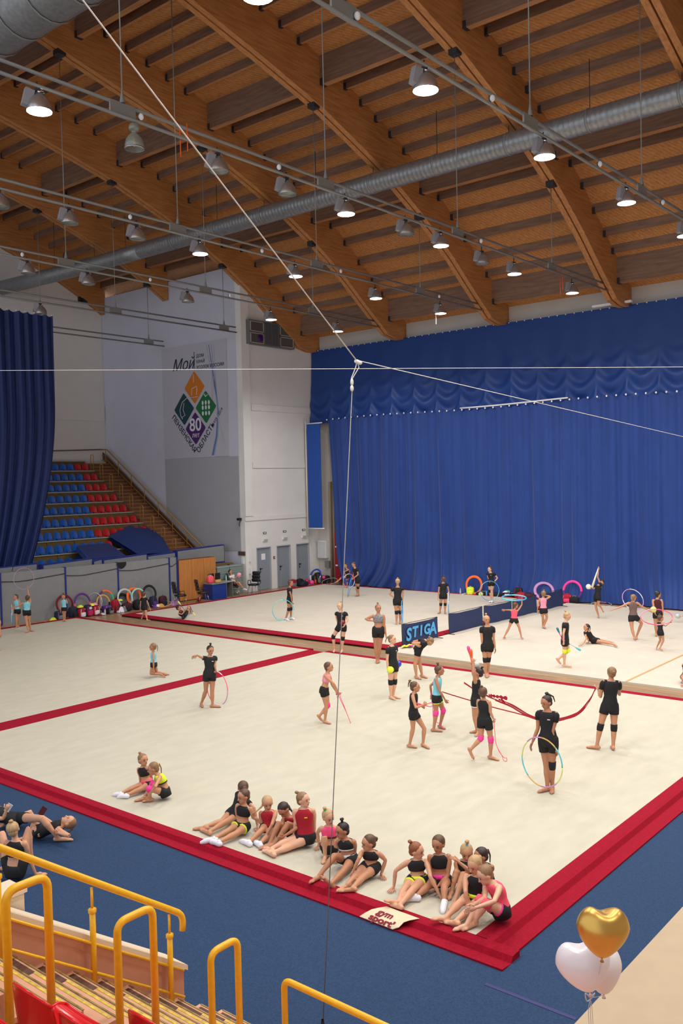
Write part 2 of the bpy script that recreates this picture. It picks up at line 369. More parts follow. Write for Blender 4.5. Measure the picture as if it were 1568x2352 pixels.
# ---------------------------------------------------------------- ducts
def spiral_duct(name, u, z, r, v0, v1, label, rib=1.025):
    d = thing(name, (u, v0, z), label, 'duct')
    n = int((v1-v0)/.18); prof = []
    for i in range(n+1):
        v = v0+(v1-v0)*i/n; prof += [(r, v-.03), (r*rib, v), (r, v+.03)]
    M = Matrix(((1, 0, 0), (0, 0, 1), (0, -1, 0)))
    mb = MB(); mb.lathe(prof, (u, 0, z), 20, M=M)
    mb.build('duct_pipe', M_steel, d)
    v = v0+1
    while v < v1:
        mb = MB(); mb.lathe([(r*1.03, v-.04), (r*1.05, v-.04), (r*1.05, v+.04), (r*1.03, v+.04)], (u, 0, z), 20, M=M); mb.build('duct_joint', M_rail, d)
        mb = MB(); mb.tube([(u, v, z+r), (u, v, bb(u)+1.3)], .012, 5); mb.build('hanger_rod', M_dsteel, d)
        v += 2.9 if rib > 1 else 1.45
    return d
dct = spiral_duct('ventilation_duct', 27.55, 16.68, .36, -9, 35.2, 'long grey spiral duct crossing under the roof beams')
_p = [Vector((27.55, 35.1, 16.68)), Vector((27.5, 36.2, 16.66)), Vector((27.1, 38.2, 16.5)), Vector((26.4, 40.6, 16.27)), Vector((25.3, 43.9, 15.92))]
MB().tube(_p, .365, 20).build('duct_bend', M_steel, dct)
for q in _p[1:4]: MB().tube([q, (q.x, q.y, bb(q.x)+1.3)], .012, 5).build('hanger_rod', M_dsteel, dct)
spiral_duct('ventilation_duct', 14.9, 19.6, .95, 14.5, 43.9, 'very large grey duct in the top left corner', rib=1.0)

# ---------------------------------------------------------------- lighting rails and lamps
M_bal = mat('ballast_box_grey', (150, 150, 156), .5, metal=.2)
M_bell = mat('lamp_reflector', (176, 172, 170), .25, metal=.75)
M_on = mat('lamp_lit', (255, 255, 255), .5, emit=26, ecol=(255, 252, 246))
M_off = mat('lamp_glass_off', (150, 160, 150), .15, metal=.2, alpha=.6)
M_cable = mat('cable', (196, 194, 190), .6)
rails = {9.3: ('lighting rail nearest the camera, top right, all lamps lit', 4.0, 35.9), 15.1: ('long lighting rail crossing the picture from upper left', 4.0, 35.9), 20.9: ('lighting rail third from the right under the roof', 8, 35.9),
         26.7: ('lighting rail fourth from the right under the roof', 10, 35.9), 32.5: ('lighting rail ending at the door wall corner', 12, 31.2), 38.3: ('lighting rail ending on the poster wall', 14, 31.4), 3.5: ('lighting rail above the right side outside the picture', 4, 35.9), -2.3: ('lighting rail farthest right outside the picture', 4, 35.9)}
for v, (lb, u0, u1) in rails.items():
    r_ = thing('lighting_rail', (u1, v, 13), lb, 'lighting rail', 'lighting rails hung under the roof')
    for z in (13.13, 12.87):
        MB().tube([(u0, v+(.03 if z > 13 else -.03), z), (u1, v+(.03 if z > 13 else -.03), z)], .036, 8).build('rail_tube', M_rail, r_)
    for u in (11.5, 17.8, 24.05, 30.4):
        if u0 < u < u1:
            MB().box((u, v, 13.0), (.62, .04, .3)).build('rail_plate', M_rail, r_)
            mb = MB(); mb.tube([(u, v, 13.15), (u, v, bb(u)-.1)], .014, 6); mb.lathe([(.06, 13.15), (.015, 13.4)], (u, v, 0), 8); mb.build('hanger_rod', M_rail, r_)
def lamp_proto(lit):
    t = thing('high_bay_lamp', (0, 0, 0), 'x', 'lamp', 'high bay lamps on the lighting rails')
    MB().lathe([(.235, 0), (.232, .05), (.2, .16), (.13, .26), (.085, .29), (.075, .33), (.03, .34)], n=18).build('lamp_shade', M_bell, t)
    mb = MB(); mb.lathe([(.225, .012), (.14, -.01), (.0, -.018)], n=18); mb.build('lamp_lens', M_on if lit else M_off, t)
    MB().box((-.2, .02, .22), (.17, .14, .32), M=Matrix.Rotation(.25, 3, 'Y')).build('ballast_box', M_bal, t)
    mb = MB(); mb.tube([(-.03, 0, .33), (-.03, 0, .54)], .014, 6); mb.box((-.03, 0, .385), (.1, .1, .05)); mb.build('hanger_hook', M_dsteel, t)
    mb = MB(); mb.tube([(.0, .03, .4), (.1, .05, .41), (.12, .05, .38), (.03, .03, .33)], .01, 5); mb.build('power_cable', M_cable, t)
    return t
def lamp_round():
    t = thing('high_bay_lamp', (0, 0, 0), 'x', 'lamp', 'high bay lamps on the lighting rails')
    MB().lathe([(.19, 0), (.2, .08), (.17, .2), (.1, .29), (.05, .32), (.05, .37), (.1, .38), (.11, .44), (.09, .5), (.03, .54)], n=18).build('lamp_shade', M_off, t)
    MB().lathe([(.19, .0), (.205, .0), (.205, .03), (.19, .03)], n=18).build('lamp_ring', M_bell, t)
    MB().ellip((0, 0, .14), .03, .03, .09).build('lamp_bulb', mat('bulb_warm', (230, 190, 160), .3), t)
    mb = MB(); mb.tube([(0, 0, .52), (0, 0, .68)], .01, 6); mb.build('hanger_hook', M_dsteel, t)
    return t
pr_on = lamp_proto(True); pr_off = lamp_proto(False); pr_rd = lamp_round()
def L_(v, lst): return [(v, u, lit) for u, lit in lst]
lamps = L_(9.3, [(7.3, 1), (9.54, 1), (13.82, 1), (18.44, 1), (23.0, 1), (27.4, 1), (31.9, 1)])+L_(15.1, [(9.6, 1), (11.77, 2), (14.1, 0), (16.35, 0), (18.6, 1), (21.3, 0), (23.1, 1), (25.5, 0), (27.6, 1), (32.04, 1)])\
    + L_(20.9, [(12.1, 0), (14.1, 0), (16.3, 0), (18.65, 1), (22.94, 1), (27.42, 1), (31.85, 1)])+L_(26.7, [(16.37, 0), (18.66, 0), (23.14, 0), (27.7, 1), (32.1, 1)])+L_(32.5, [(20.43, 0)])\
    + L_(3.5, [(6, 1), (10, 1), (14, 1), (18.4, 1), (23, 1), (27.4, 1), (31.9, 1)])+L_(-2.3, [(6, 1), (14, 1), (23, 1), (31.9, 1)])
RN = {9.3: 'rail nearest the camera', 15.1: 'long rail from the upper left', 20.9: 'third rail from the right', 26.7: 'fourth rail from the right', 32.5: 'rail ending at the door wall', 3.5: 'rail just outside the right edge', -2.3: 'farthest right rail'}
ld = {}
cnt = {}
used = set()
for v, u, lit in lamps:
    cnt[v] = cnt.get(v, 0)+1
    z = (12.42 if u < 25 else 12.3)-(.12 if lit == 2 else 0)
    if v == 9.3: z = 12.44
    proto = {0: pr_off, 1: pr_on, 2: pr_rd}[lit]
    lb = '%s lamp, %s along the %s' % ({0: 'unlit grey', 1: 'lit white', 2: 'unlit clear glass'}[lit], ORD[cnt[v]-1], RN[v])
    if lit in used: o = copy_tree(proto, loc=(u, v, z))
    else: o = proto; o.location = (u, v, z); used.add(lit)
    o['label'] = lb; o.rotation_euler.z = -.3
    if lit == 1:
        l = bpy.data.lights.new('lamp_light', 'SPOT'); l.energy = LAMP_W*(3.2); l.shadow_soft_size = .22; l.spot_size = math.radians(150); l.spot_blend = .6; l.color = (1, .965, .91)
        lo = bpy.data.objects.new('lamp_light', l); COL.objects.link(lo); lo.parent = o; lo.location = (0, 0, -.06)
# ================================================================ CURTAINS, POSTER, WALL FITTINGS
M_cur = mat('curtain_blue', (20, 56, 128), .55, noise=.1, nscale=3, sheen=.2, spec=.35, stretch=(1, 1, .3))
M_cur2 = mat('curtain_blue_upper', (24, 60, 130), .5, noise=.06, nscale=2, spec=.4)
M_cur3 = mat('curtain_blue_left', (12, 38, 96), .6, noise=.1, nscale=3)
M_wht = mat('white_plastic', (232, 232, 234), .5)
rnd = random.Random(3)
V0c, V1c = 31.35, -7.5
ctop = lambda v: 8.72+.05*math.sin(v*.5)
# lower curtain: gathered folds, billowing on the floor
ct = thing('blue_curtain', (36.2, 14, 0), 'huge blue gathered curtain hanging to the floor behind the gymnasts', 'curtain')
fold = [(rnd.uniform(2.2, 3.4), rnd.uniform(0, 6.28)), (rnd.uniform(4.5, 6.5), rnd.uniform(0, 6.28)), (9.1, 1.0), (1.3, 2.2), (14.7, .5)]
def lowc(s, t):
    v = V0c+(V1c-V0c)*s; zt = ctop(v)-.10*abs(math.sin(PI*v/.42)); z = zt*(1-t)+(FLZ+.04)*t
    gather = .45+.55*min(1, abs(math.sin(v*.23+1.0))+.2*(v > 26))
    d = gather*(.10*math.sin(v*fold[0][0]*1.5+fold[0][1]+.5*t)+.055*math.sin(v*fold[1][0]*1.7+fold[1][1]-.8*t)+.035*math.sin(v*fold[2][0]*1.5+t)+.02*math.sin(v*fold[4][0]*1.6))
    d *= (.55+.45*t)
    d += .10*math.sin(v*fold[3][0]+2*t)*t
    bil = max(0, (t-.8)/.2)**2
    d -= .28*bil*(1+.7*math.sin(v*1.1)); v2 = v+(.9 if v > 26 else .25)*bil*math.sin(v*.7+1) - 0.5*t*max(0, (v-29)/2.3)
    sag = .05*math.sin(v*.9)*(t > .98)
    return (36.62+d, v2, z+sag*0)
mb = MB(); mb.grid(lowc, 760, 44); cl = mb.build('curtain_cloth', M_cur, ct)
mb = MB()
v = V0c-.1
while v > V1c: 
    mb.ellip((36.46, v, ctop(v)-.03), .02, .045, .045, nu=6, nv=4); v -= .42
mb.build('curtain_hooks', M_wht, ct, kind='stuff')
mb = MB(); mb.tube([(36.55, v, ctop(v)+.06) for v in np.linspace(23, 17.5, 8)], .035, 6); mb.build('curtain_rod', M_wht, ct)
# upper curtain with swags
cu_ = thing('blue_curtain', (36.6, 14, 8.5), 'upper blue curtain with swagged folds below the roof beams', 'curtain')
def upc(s, t):
    v = 32.62+(V1c-32.62)*s; z = 12.5*(1-t)+(ctop(v)+.0-.18)*t
    a = (v/1.36) % 1.0; hang = 4*a*(1-a)                       # 0 at the pins, 1 between them
    ph = (z-8.7)/.30+1.7*hang+.6*math.sin(v*.8)
    amp = max(0, min(1, (t-.42)/.4))
    amp2 = max(0, min(1, (t-.1)/.5))
    d = -.10*amp*math.sin(ph*2.2)*(0.35+hang*.65)-.10*amp*(1-hang)**2
    d += .045*amp2*math.sin(v*2.4+1.5*t)*(.3+.5*math.sin(v*.37)**2)+.02*math.sin(v*5.1+2*t)*amp2
    return (36.92+d-.12*t, v, z)
mb = MB(); mb.grid(upc, 620, 60); mb.build('curtain_cloth', M_cur2, cu_)
mb = MB(); v = 32.5
while v > V1c: mb.ellip((36.86, v, 12.47), .02, .03, .03, nu=6, nv=4); v -= .4
mb.build('curtain_hooks', M_wht, cu_, kind='stuff')
MB().bx((36.44, 15.2-.6, 12.52), (36.62, 15.2+1.1, 12.6)).build('curtain_rod', M_wht, cu_)
# left curtain
cl_ = thing('blue_curtain', (20, 34.6, 2), 'dark blue curtain hanging at the left edge in front of the far stand', 'curtain')
def lfc(s, t):
    zt = 12.85; z = zt*(1-t)+2.0*t; wdt = 1-.25*max(0, (t-.45)/.55)**1.6
    u = 22.3-(s*6.6)*1.0 - (22.3-17)*(.28*max(0, (t-.35)/.65)**1.8)*(1-s)
    d = .09*math.sin(s*95+.8*math.sin(t*3))+.05*math.sin(s*41+1.2+t*2)+.03*math.sin(s*190)
    return (u, 34.55+d*(.6+.5*t), z-.06*abs(math.sin(s*50))*(1-t))
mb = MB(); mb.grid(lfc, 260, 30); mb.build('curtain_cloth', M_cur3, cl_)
mb = MB(); 
for k in range(16): mb.ellip((22.2-k*.42, 34.5, 12.85), .03, .02, .03, nu=6, nv=4)
mb.build('curtain_hooks', M_wht, cl_, kind='stuff')
# flat blue panel with white poles left of the big curtain
fp = thing('banner_panel', (36.15, 32.0, 3), 'flat blue banner on white poles left of the big curtain', 'banner')
MB().bx((36.12, 31.45, 2.95), (36.15, 32.38, 8.5)).build('banner_cloth', mat('banner_blue', (8, 70, 158), .5), fp)
for z in (2.92, 8.53): MB().tube([(36.13, 31.3, z), (36.13, 32.45, z)], .03, 6).build('banner_pole', M_wht, fp)
MB().tube([(36.15, 32.5, 2.5), (36.15, 32.5, 8.7)], .03, 6).build('banner_pole', M_wht, fp)

# poster
po = thing('anniversary_poster', (31.6, 36.2, 6.83), 'pale poster with four coloured diamonds on the grey violet wall', 'poster')
XP = 31.60
def P(v, z, o=0): return (XP-.005-o, v, z)
mp_ = mat('poster_paper', (186, 184, 196), .7, noise=.02, nscale=2)
MB().bx((XP, 33.68, 6.83), (XP+.04, 38.75, 12.75)).build('poster_sheet', mp_, po)
def rdia(vc, zc, hw, hh, col, nm):
    pts = []
    for (sx, sz) in ((0, 1), (1, 0), (0, -1), (-1, 0)):
        for k in (-1, 0, 1):
            # rounded corner
            if sz: pts.append((vc+k*sz*hw*.10*1, zc+sz*(hh*(.97 if k == 0 else .90))))
            else: pts.append((vc+sx*(hw*(.97 if k == 0 else .90)), zc-k*sx*hh*.10))
    MB().prism([P(v, z) for v, z in pts], (-.01, 0, 0)).build(nm, col, po)
rdia(36.15, 10.5, .80, .86, mat('dia_orange', (206, 116, 20), .7), 'diamond')
rdia(37.02, 9.42, .80, .86, mat('dia_teal', (18, 62, 70), .7), 'diamond')
rdia(35.3, 9.42, .80, .86, mat('dia_green', (22, 108, 60), .7), 'diamond')
rdia(36.15, 8.36, .80, .86, mat('dia_purple', (74, 26, 100), .7), 'diamond')
M_ink = mat('ink_dark', (30, 44, 60), .7); M_pw = mat('ink_white', (220, 222, 228), .7); M_ip = mat('ink_purple', (84, 40, 96), .7)
XD = (0, -1, 0); YD = (0, 0, 1)
text_mesh('80', .95, P(36.15, 8.52, .012), XD, YD, M_pw, 'lettering', po, bold=.012)
text_mesh('лет', .36, P(36.13, 8.0, .012), XD, YD, M_pw, 'lettering', po)
text_mesh('Мой', .85, P(37.0, 11.75, .005), XD, (0, -.1, 1), M_ink, 'lettering', po, shear=.25)
MB().bx(P(36.12, 11.4, .01), P(36.09, 12.35, 0)).build('rule', M_ink, po)
for i, (tx, vv) in enumerate((('ДОМ', 35.95), ('КРАЙ', 35.95), ('УГОЛОК РОССИИ', 35.95))): text_mesh(tx, .24, P(vv, 12.1-.3*i, .005), XD, YD, M_ink, 'lettering', po, align='LEFT')
dl = Vector((0, -1, -1.12)).normalized(); du_ = Vector((0, -1, 1.12)).normalized()
text_mesh('ПЕНЗЕНСКАЯ', .39, P(37.08, 8.12, .005), dl, Vector((0, -1.12, 1)), M_ink, 'lettering', po, bold=.004)
text_mesh('ОБЛАСТЬ', .40, P(35.38, 7.84, .005), du_, Vector((0, 1.12, 1)), M_ink, 'lettering', po, bold=.004)
text_mesh('1939 - 2019', .22, P(34.42, 8.88, .005), du_, Vector((0, 1.12, 1)), M_ip, 'lettering', po)
# line drawings in the diamonds
mb = MB(); mb.tube([P(36.2, 11.2, .012), P(36.2, 10.75, .012)], .015, 4); mb.tube([P(v, z, .012) for v, z in [(36.4, 10.1), (36.35, 10.45), (36.15, 10.5), (35.98, 10.55), (35.95, 10.35), (36.0, 10.1)]], .018, 4); mb.tube([P(36.45, 10.0, .012), P(35.9, 10.0, .012)], .02, 4); mb.build('drawing', M_pw, po)
mb = MB(); mb.tube([P(v, z, .012) for v, z in [(36.75, 10.0), (37.15, 9.8), (37.35, 9.4), (37.3, 9.1), (37.15, 8.9)]], .016, 4); mb.tube([P(v, z, .012) for v, z in [(37.0, 9.75), (37.1, 9.4), (36.95, 9.1), (37.2, 9.0)]], .016, 4); mb.build('drawing', M_pw, po)
mb = MB()
for k in (-1, 0, 1):
    for z in (9.65, 9.4, 9.1): mb.ellip(P(35.3+k*.24, z, .012), .004, .08, .12, nu=8, nv=4)
mb.tube([P(v, z, .012) for v, z in [(35.15, 10.05), (35.3, 9.95), (35.45, 10.1)]], .02, 4); mb.tube([P(v, z, .012) for v, z in [(35.3, 9.95), (35.35, 10.12)]], .02, 4); mb.build('drawing', M_pw, po)
for k, (c, r0) in enumerate([((150, 168, 190), .05), ((140, 130, 180), .09), ((96, 96, 160), .12), ((120, 168, 190), .07), ((190, 186, 184), .04), ((190, 180, 176), .05)]):
    a = k*.09; top = [(34.6+a*2, 12.6), (34.5+a, 11.0), (34.42-a*.3, 9.2), (34.6-a*.5, 7.9), (34.95-a*.6, 6.9)] if k < 4 else [(36.4-k*.25, 12.4), (35.6-k*.2, 11.2), (34.9-a*.2, 9.8), (34.3-a*.2, 8.3), (34.0, 7.6)]
    mb = MB()
    for i in range(4):
        (va, za), (vb_, zb) = top[i], top[i+1]; w0 = r0*(.3+i*.25); w1 = r0*(.3+(i+1)*.25)
        mb.add([P(va-w0/2, za, .002+k*.0008), P(va+w0/2, za, .002+k*.0008), P(vb_+w1/2, zb, .002+k*.0008), P(vb_-w1/2, zb, .002+k*.0008)], [(0, 1, 2, 3)])
    mb.build('ribbon_print', mat('rib%d' % k, c, .7), po)

# door wall fittings
for i, (a, b) in enumerate(doors):
    c = (a+b)/2+.1
    e = thing('exit_sign', (c, Vd-.05, 2.49), '%s of three green exit signs just above the doors' % ['left', 'middle', 'right'][i], 'sign', 'exit signs above the doors')
    MB().box((c, Vd-.04, 2.48), (.34, .07, .13)).build('sign_case', M_wht, e); MB().box((c, Vd-.078, 2.48), (.3, .006, .09)).build('sign_face', mat('exit_green', (130, 160, 130), .5), e)
    text_mesh('ВЫХОД', .08, (c, Vd-.083, 2.48), (1, 0, 0), (0, 0, 1), M_wht, 'lettering', e, extrude=.001)
    e = thing('exit_sign', (c, Vd-.02, 2.84), '%s of three flat green plates high above the doors' % ['left', 'middle', 'right'][i], 'sign', 'green plates above the exit signs')
    MB().box((c, Vd-.015, 2.84), (.24, .02, .1)).build('sign_plate', mat('plate_green', (84, 108, 84), .5), e); MB().box((c, Vd-.027, 2.84), (.12, .004, .05)).build('sign_arrow', M_wht, e)
fa = thing('fire_alarm', (33.67, Vd-.03, 1.53), 'small dark red alarm button between the left and middle door', 'alarm button')
MB().box((33.67, Vd-.025, 1.53), (.1, .05, .12)).build('alarm_case', mat('alarm_red', (120, 24, 34), .5), fa); MB().box((33.67, Vd-.055, 1.53), (.05, .01, .05)).build('button', M_wht, fa)
rd = thing('wall_convector', (31.9, Vd-.06, 1.9), 'narrow white box and phone on the wall left of the doors', 'wall box')
MB().bx((31.86, Vd-.1, 1.45), (31.94, Vd-.09+.08, 2.1)).build('box_cover', M_wht, rd); MB().bx((31.84, Vd-.12, .85), (31.96, Vd-.09+.08, 1.15)).build('handset', M_wht, rd); MB().tube([(31.9, Vd-.08, .85), (31.88, Vd-.08, .7), (31.93, Vd-.08, .66)], .012, 5).build('cord', M_wht, rd)
# framed vent / window box high on the door wall
vt = thing('window_box', (33.6, Vd-.2, 12.5), 'grey framed box with small panes high above the doors', 'vent')
VT = Vd-.36
mb = MB()
def pv(u, z, y=VT): return (u, y, z)
M_vf = mat('vent_grey', (110, 112, 112), .5, metal=.3)
MB().bx((32.0, VT+.04, 12.42), (35.3, Vd-.002, 13.62)).build('box_body', M_vf, vt)
for (a, b, c, d) in [(32.05, 12.46, 33.0, 12.98), (32.05, 13.04, 33.0, 13.56), (34.2, 12.46, 35.2, 12.98), (34.2, 13.04, 35.2, 13.56)]:
    MB().bx((a, VT+.02, b), (c, VT+.045, d)).build('pane', mat('vent_pane', (88, 84, 82), .3), vt)
    mb = MB()
    for q in ((a, b, c, b+.04), (a, d-.04, c, d), (a, b, a+.04, d), (c-.04, b, c, d)): mb.bx((q[0], VT, q[1]), (q[2], VT+.05, q[3]))
    mb.build('pane_frame', mat('vent_frame', (170, 164, 158), .5), vt)
for u in (33.35, 33.85): MB().bx((u-.2, VT+.01, 12.5), (u+.2, VT+.05, 13.55)).build('louvre', mat('louvre_grey', (80, 82, 86), .5), vt)
MB().ellip((32.75, VT-.02, 12.75), .17, .05, .17).build('purple_balloon', mat('purple_foil', (96, 16, 140), .25, metal=.6), vt)
# electric boxes and pipes between door wall and curtain
eb = thing('electric_box', (37.0, 32.3, 1.6), 'white electric cabinet beside the rightmost door', 'electric box')
MB().bx((36.95, 31.95, 1.25), (37.19, 32.55, 2.2)).build('box_body', M_wht, eb); MB().bx((36.93, 31.98, 1.3), (36.95, 32.5, 2.15)).build('box_door', mat('box_door_grey', (205, 206, 208), .5), eb); MB().bx((37.0, 31.8, .75), (37.19, 32.1, 1.1)).build('socket_box', mat('box_grey', (120, 122, 120), .6), eb)
for k, (v, c) in enumerate([(31.62, (150, 140, 124)), (31.5, (110, 80, 60)), (31.38, (150, 140, 128))]):
    pp = thing('wall_pipe', (36.9, v, 0), '%s upright pipe beside the electric cabinet' % ['pale left', 'brown middle', 'pale right'][k], 'pipe', 'pipes beside the curtain')
    MB().tube([(37.0, v, FLZ), (37.0, v, 5.4)], .05, 8).build('pipe', mat('pipe%d' % k, c, .6), pp); MB().box((37.08, v, 3), (.16, .04, .05)).build('pipe_clip', M_dsteel, pp)
hb = thing('fire_cabinet', (36.9, 31.1, 0), 'red fire cabinet half hidden by the left edge of the big curtain', 'fire cabinet')
MB().bx((36.9, 30.9, .0), (37.19, 31.28, 2.7)).build('cabinet_body', mat('fire_red', (150, 14, 30), .5), hb)
for z in (.9, 1.9): MB().box((36.89, 31.15, z), (.01, .16, .08)).build('white_label', M_wht, hb)
# small camera and black speaker on the walls
sc_ = thing('security_camera', (31.5, 32.9, 3.6), 'small dark security camera on the grey wall corner', 'camera')
MB().box((31.5, 32.95, 3.62), (.22, .12, .12)).build('camera_body', M_black, sc_); MB().tube([(31.64, 32.95, 3.62), (31.5, 32.95, 3.4), (31.5, 32.95, 3.25)], .02, 5).build('camera_arm', M_black, sc_)
sp = thing('wall_speaker', (29.0, 44.0, 16.4), 'small black speaker high on the wall behind the stand', 'speaker')
p_ = pl(187, 685, 1, 44.0); sp.location = p_; sp['_o'] = list(p_)
MB().box(p_, (.34, .2, .5)).build('speaker_body', M_black, sp); MB().box(p_+Vector((-.15, .03, .33)), (.4, .06, .05)).build('speaker_bracket', mat('olive', (70, 66, 20), .6), sp)
nb = thing('notice_board', (31.55, 33.0, 1.95), 'small brown plate and white paper at the corner behind the desk', 'sign')
MB().bx((31.6, 32.72, 1.78), (31.64, 33.2, 1.98)).build('board', mat('board_brown', (90, 66, 50), .6), nb); MB().bx((31.6, 32.82, 1.35), (31.64, 32.98, 1.7)).build('paper_sheet', M_wht, nb)

# ================================================================ FAR STAND
M_stp = mat('stand_concrete', (122, 104, 84), .8, noise=.1, nscale=3); M_ply = mat('stand_riser', (116, 92, 44), .7, noise=.12, nscale=4)
M_edge = mat('stand_edge', (170, 170, 160), .6)
M_sb = mat('seat_blue', (10, 92, 186), .3); M_sr = mat('seat_red', (196, 12, 26), .3)
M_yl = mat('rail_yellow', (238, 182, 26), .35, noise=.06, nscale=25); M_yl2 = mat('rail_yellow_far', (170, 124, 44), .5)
UE = 30.0
st = thing('spectator_stand', (26, 40, 0), 'stepped spectator stand with blue and red seats at the far left', 'stand')
NR = 11
for k in range(-1, NR):
    vf = 42.93-.845*k; z = 6.33-.572*k
    MB().bx((15, vf, z-.06), (UE, min(vf+.845, 44.1), z)).build('stand_row', M_stp, st)
    MB().bx((15, vf+.02, z-.572), (UE, vf+.06, z-.06)).build('riser_board', M_ply, st)
    MB().bx((15, vf-.03, z-.05), (UE, vf-.001, z+.005)).build('row_edge', M_edge, st)
    for u in np.arange(19.2, UE, 1.5): 
        if k >= 0: MB().bx((u, vf-.02, z-.5), (u+.06, vf+.018, z-.06)).build('riser_post', M_ply, st)
MB().bx((UE-.05, 35.0, FLZ), (UE, 44.05, 1.5)).build('stand_side', M_ply, st)
# stairs beside the poster wall
sw = thing('stand_stairs', (30.8, 40, 0), 'brown stairs climbing along the poster wall beside the far stand', 'stairs')
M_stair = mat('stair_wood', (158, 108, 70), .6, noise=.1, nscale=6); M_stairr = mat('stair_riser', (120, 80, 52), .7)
sv0, sz0, sdv, sdz = 43.5, 6.75, .2817, .1907
for i in range(34):
    v = sv0-sdv*i; z = sz0-sdz*i
    if z < 0: break
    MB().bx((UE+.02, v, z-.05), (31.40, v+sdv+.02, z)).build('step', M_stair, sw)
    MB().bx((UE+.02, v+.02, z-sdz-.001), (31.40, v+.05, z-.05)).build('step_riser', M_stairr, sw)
sl = sdz/sdv
mb = MB(); a, b = (44.1, sz0+.1+.6*sl+.16), (34.3, sz0+.1-(43.5-34.3)*sl+.16)
mb.prism([(31.41, a[0], a[1]), (31.41, b[0], b[1]), (31.41, b[0], b[1]-.42), (31.41, a[0], a[1]-.42)], (.05, 0, 0)); mb.build('stringer', mat('stringer_brown', (92, 60, 40), .6), sw)
hr = thing('handrail', (31.3, 40, 2), 'long dull yellow handrail descending along the poster wall', 'handrail')
def hz(v): return 7.55-(43.55-v)*.672
mb = MB(); mb.tube([(31.3, 44.05, 7.55), (31.3, 43.55, 7.55), (31.3, 35.3, hz(35.3))], .035, 8); mb.build('rail_tube', M_yl2, hr)
for dz in (.32, .6): 
    mb = MB(); mb.tube([(31.3, 44.05, 7.55-dz), (31.3, 43.55, 7.55-dz), (31.3, 35.3, hz(35.3)-dz)], .015, 6); mb.build('rail_bar', M_yl2, hr)
for v in np.arange(35.6, 44, 1.15): 
    mb = MB(); mb.tube([(31.3, v, hz(v) if v < 43.5 else 7.55), (31.3, v, (hz(v) if v < 43.5 else 7.55)-.95)], .022, 6); mb.build('rail_post', M_yl2, hr)
def guard(loc, w, h, r, m_, label, group):
    """upright yellow hoop of bent tube"""
    g = thing('stair_guard', loc, label, 'guard rail', group)
    q = .09; x, y, z = loc
    pts = [(x, y-w/2, z), (x, y-w/2, z+h-q), (x, y-w/2+q*.3, z+h-q*.3), (x, y-w/2+q, z+h), (x, y+w/2-q, z+h), (x, y+w/2-q*.3, z+h-q*.3), (x, y+w/2, z+h-q), (x, y+w/2, z)]
    mb = MB(); mb.tube(pts, r, 8); mb.build('guard_tube', m_, g)
    for s_ in (-1, 1): mb = MB(); mb.lathe([(r*1.9, 0), (r*1.9, .012), (r, .02)], (x, y+s_*w/2, z), 10); mb.build('foot_plate', m_, g)
    return g
for i in range(9):
    v = 43.15-.86*i; z = 7.22-.567*i
    guard((29.93, v-.12, z-.9), .26, .9, .02, M_yl2, 'small dull yellow hoop beside the far stairs, %s from the top' % ORD[i], 'yellow hoops along the far stairs')
# seats
def seat_proto(m_):
    t = thing('stadium_chair', (0, 0, 0), 'x', 'chair')
    def back(s, r_):
        a = (s-.5)*2; zz = r_; wd_ = .205*(1-.22*max(0, zz-.55)**1.0*1.2); 
        top = .335*(1-.22*a*a) if True else 0
        return (a*wd_, .17+.05*r_-.05*a*a, .06+r_*top)
    mb = MB(); mb.grid(back, 8, 6); mb.grid(lambda s, r_: (lambda p: (p[0]*.96, p[1]+.02, p[2]*.985))(back(1-s, r_)), 8, 6); mb.build('seat_back', m_, t)
    def pan(s, r_):
        a = (s-.5)*2; return (a*.205, .18-.38*r_, .07-.02*(1-a*a)-.035*max(0, r_-.75)*4*.5-(.0))
    mb = MB(); mb.grid(pan, 8, 6); mb.bx((-.2, -.2, .015), (.2, .17, .045)); mb.build('seat_pan', m_, t)
    return t
sbp = seat_proto(M_sb); srp = seat_proto(M_sr); first = {0: True, 1: True}
left = [23.5, 23.2, 22.9, 22.7, 22.5, 22.2, 21.9, 21.7, 21.3]
for k in range(9):
    vf = 42.93-.845*k; z = 6.33-.572*k; u = UE-.32; n = 0; nred = max(2, k+1) if k < 7 else (7 if k == 7 else 8)
    while u > left[k]:
        red = n < nred; pr = srp if red else sbp; key = int(red)
        zz = z+.0
        if not (k >= 7 and u > 27.3 and not (k == 7 and u > 29.9)) or k < 7:
            lb = '%s seat, %s row from the top, %s from the stairs' % ('red' if red else 'blue', ORD[k], ORD[n])
            if first[key]: o = pr; o.location = (u, vf+.28, zz); first[key] = False
            else: o = copy_tree(pr, loc=(u, vf+.28, zz))
            o['label'] = lb; o['group'] = 'red stand seats' if red else 'blue stand seats'
        n += 1; u -= .47
# grille at the top left of the stand
gr = thing('wall_grille', (24, 44.05, 7.1), 'pale slatted grille on the wall at the top of the far stand', 'grille')
for i in range(6): MB().bx((22.5, 44.0, 6.95+i*.14), (26.6, 44.1, 7.03+i*.14)).build('slat', mat('grille_white', (190, 190, 184), .6), gr)
# long thin brown conduit on the wall
cd_ = thing('wall_conduit', (28, 44.05, 7.6), 'thin brown rail running down the wall behind the top row', 'wall rail')
MB().tube([(31.3, 44.05, 7.57), (30.0, 44.05, 7.52), (27, 44.05, 7.42), (24.5, 44.05, 7.32)], .03, 6).build('conduit_tube', mat('brown_paint', (108, 80, 60), .6), cd_)

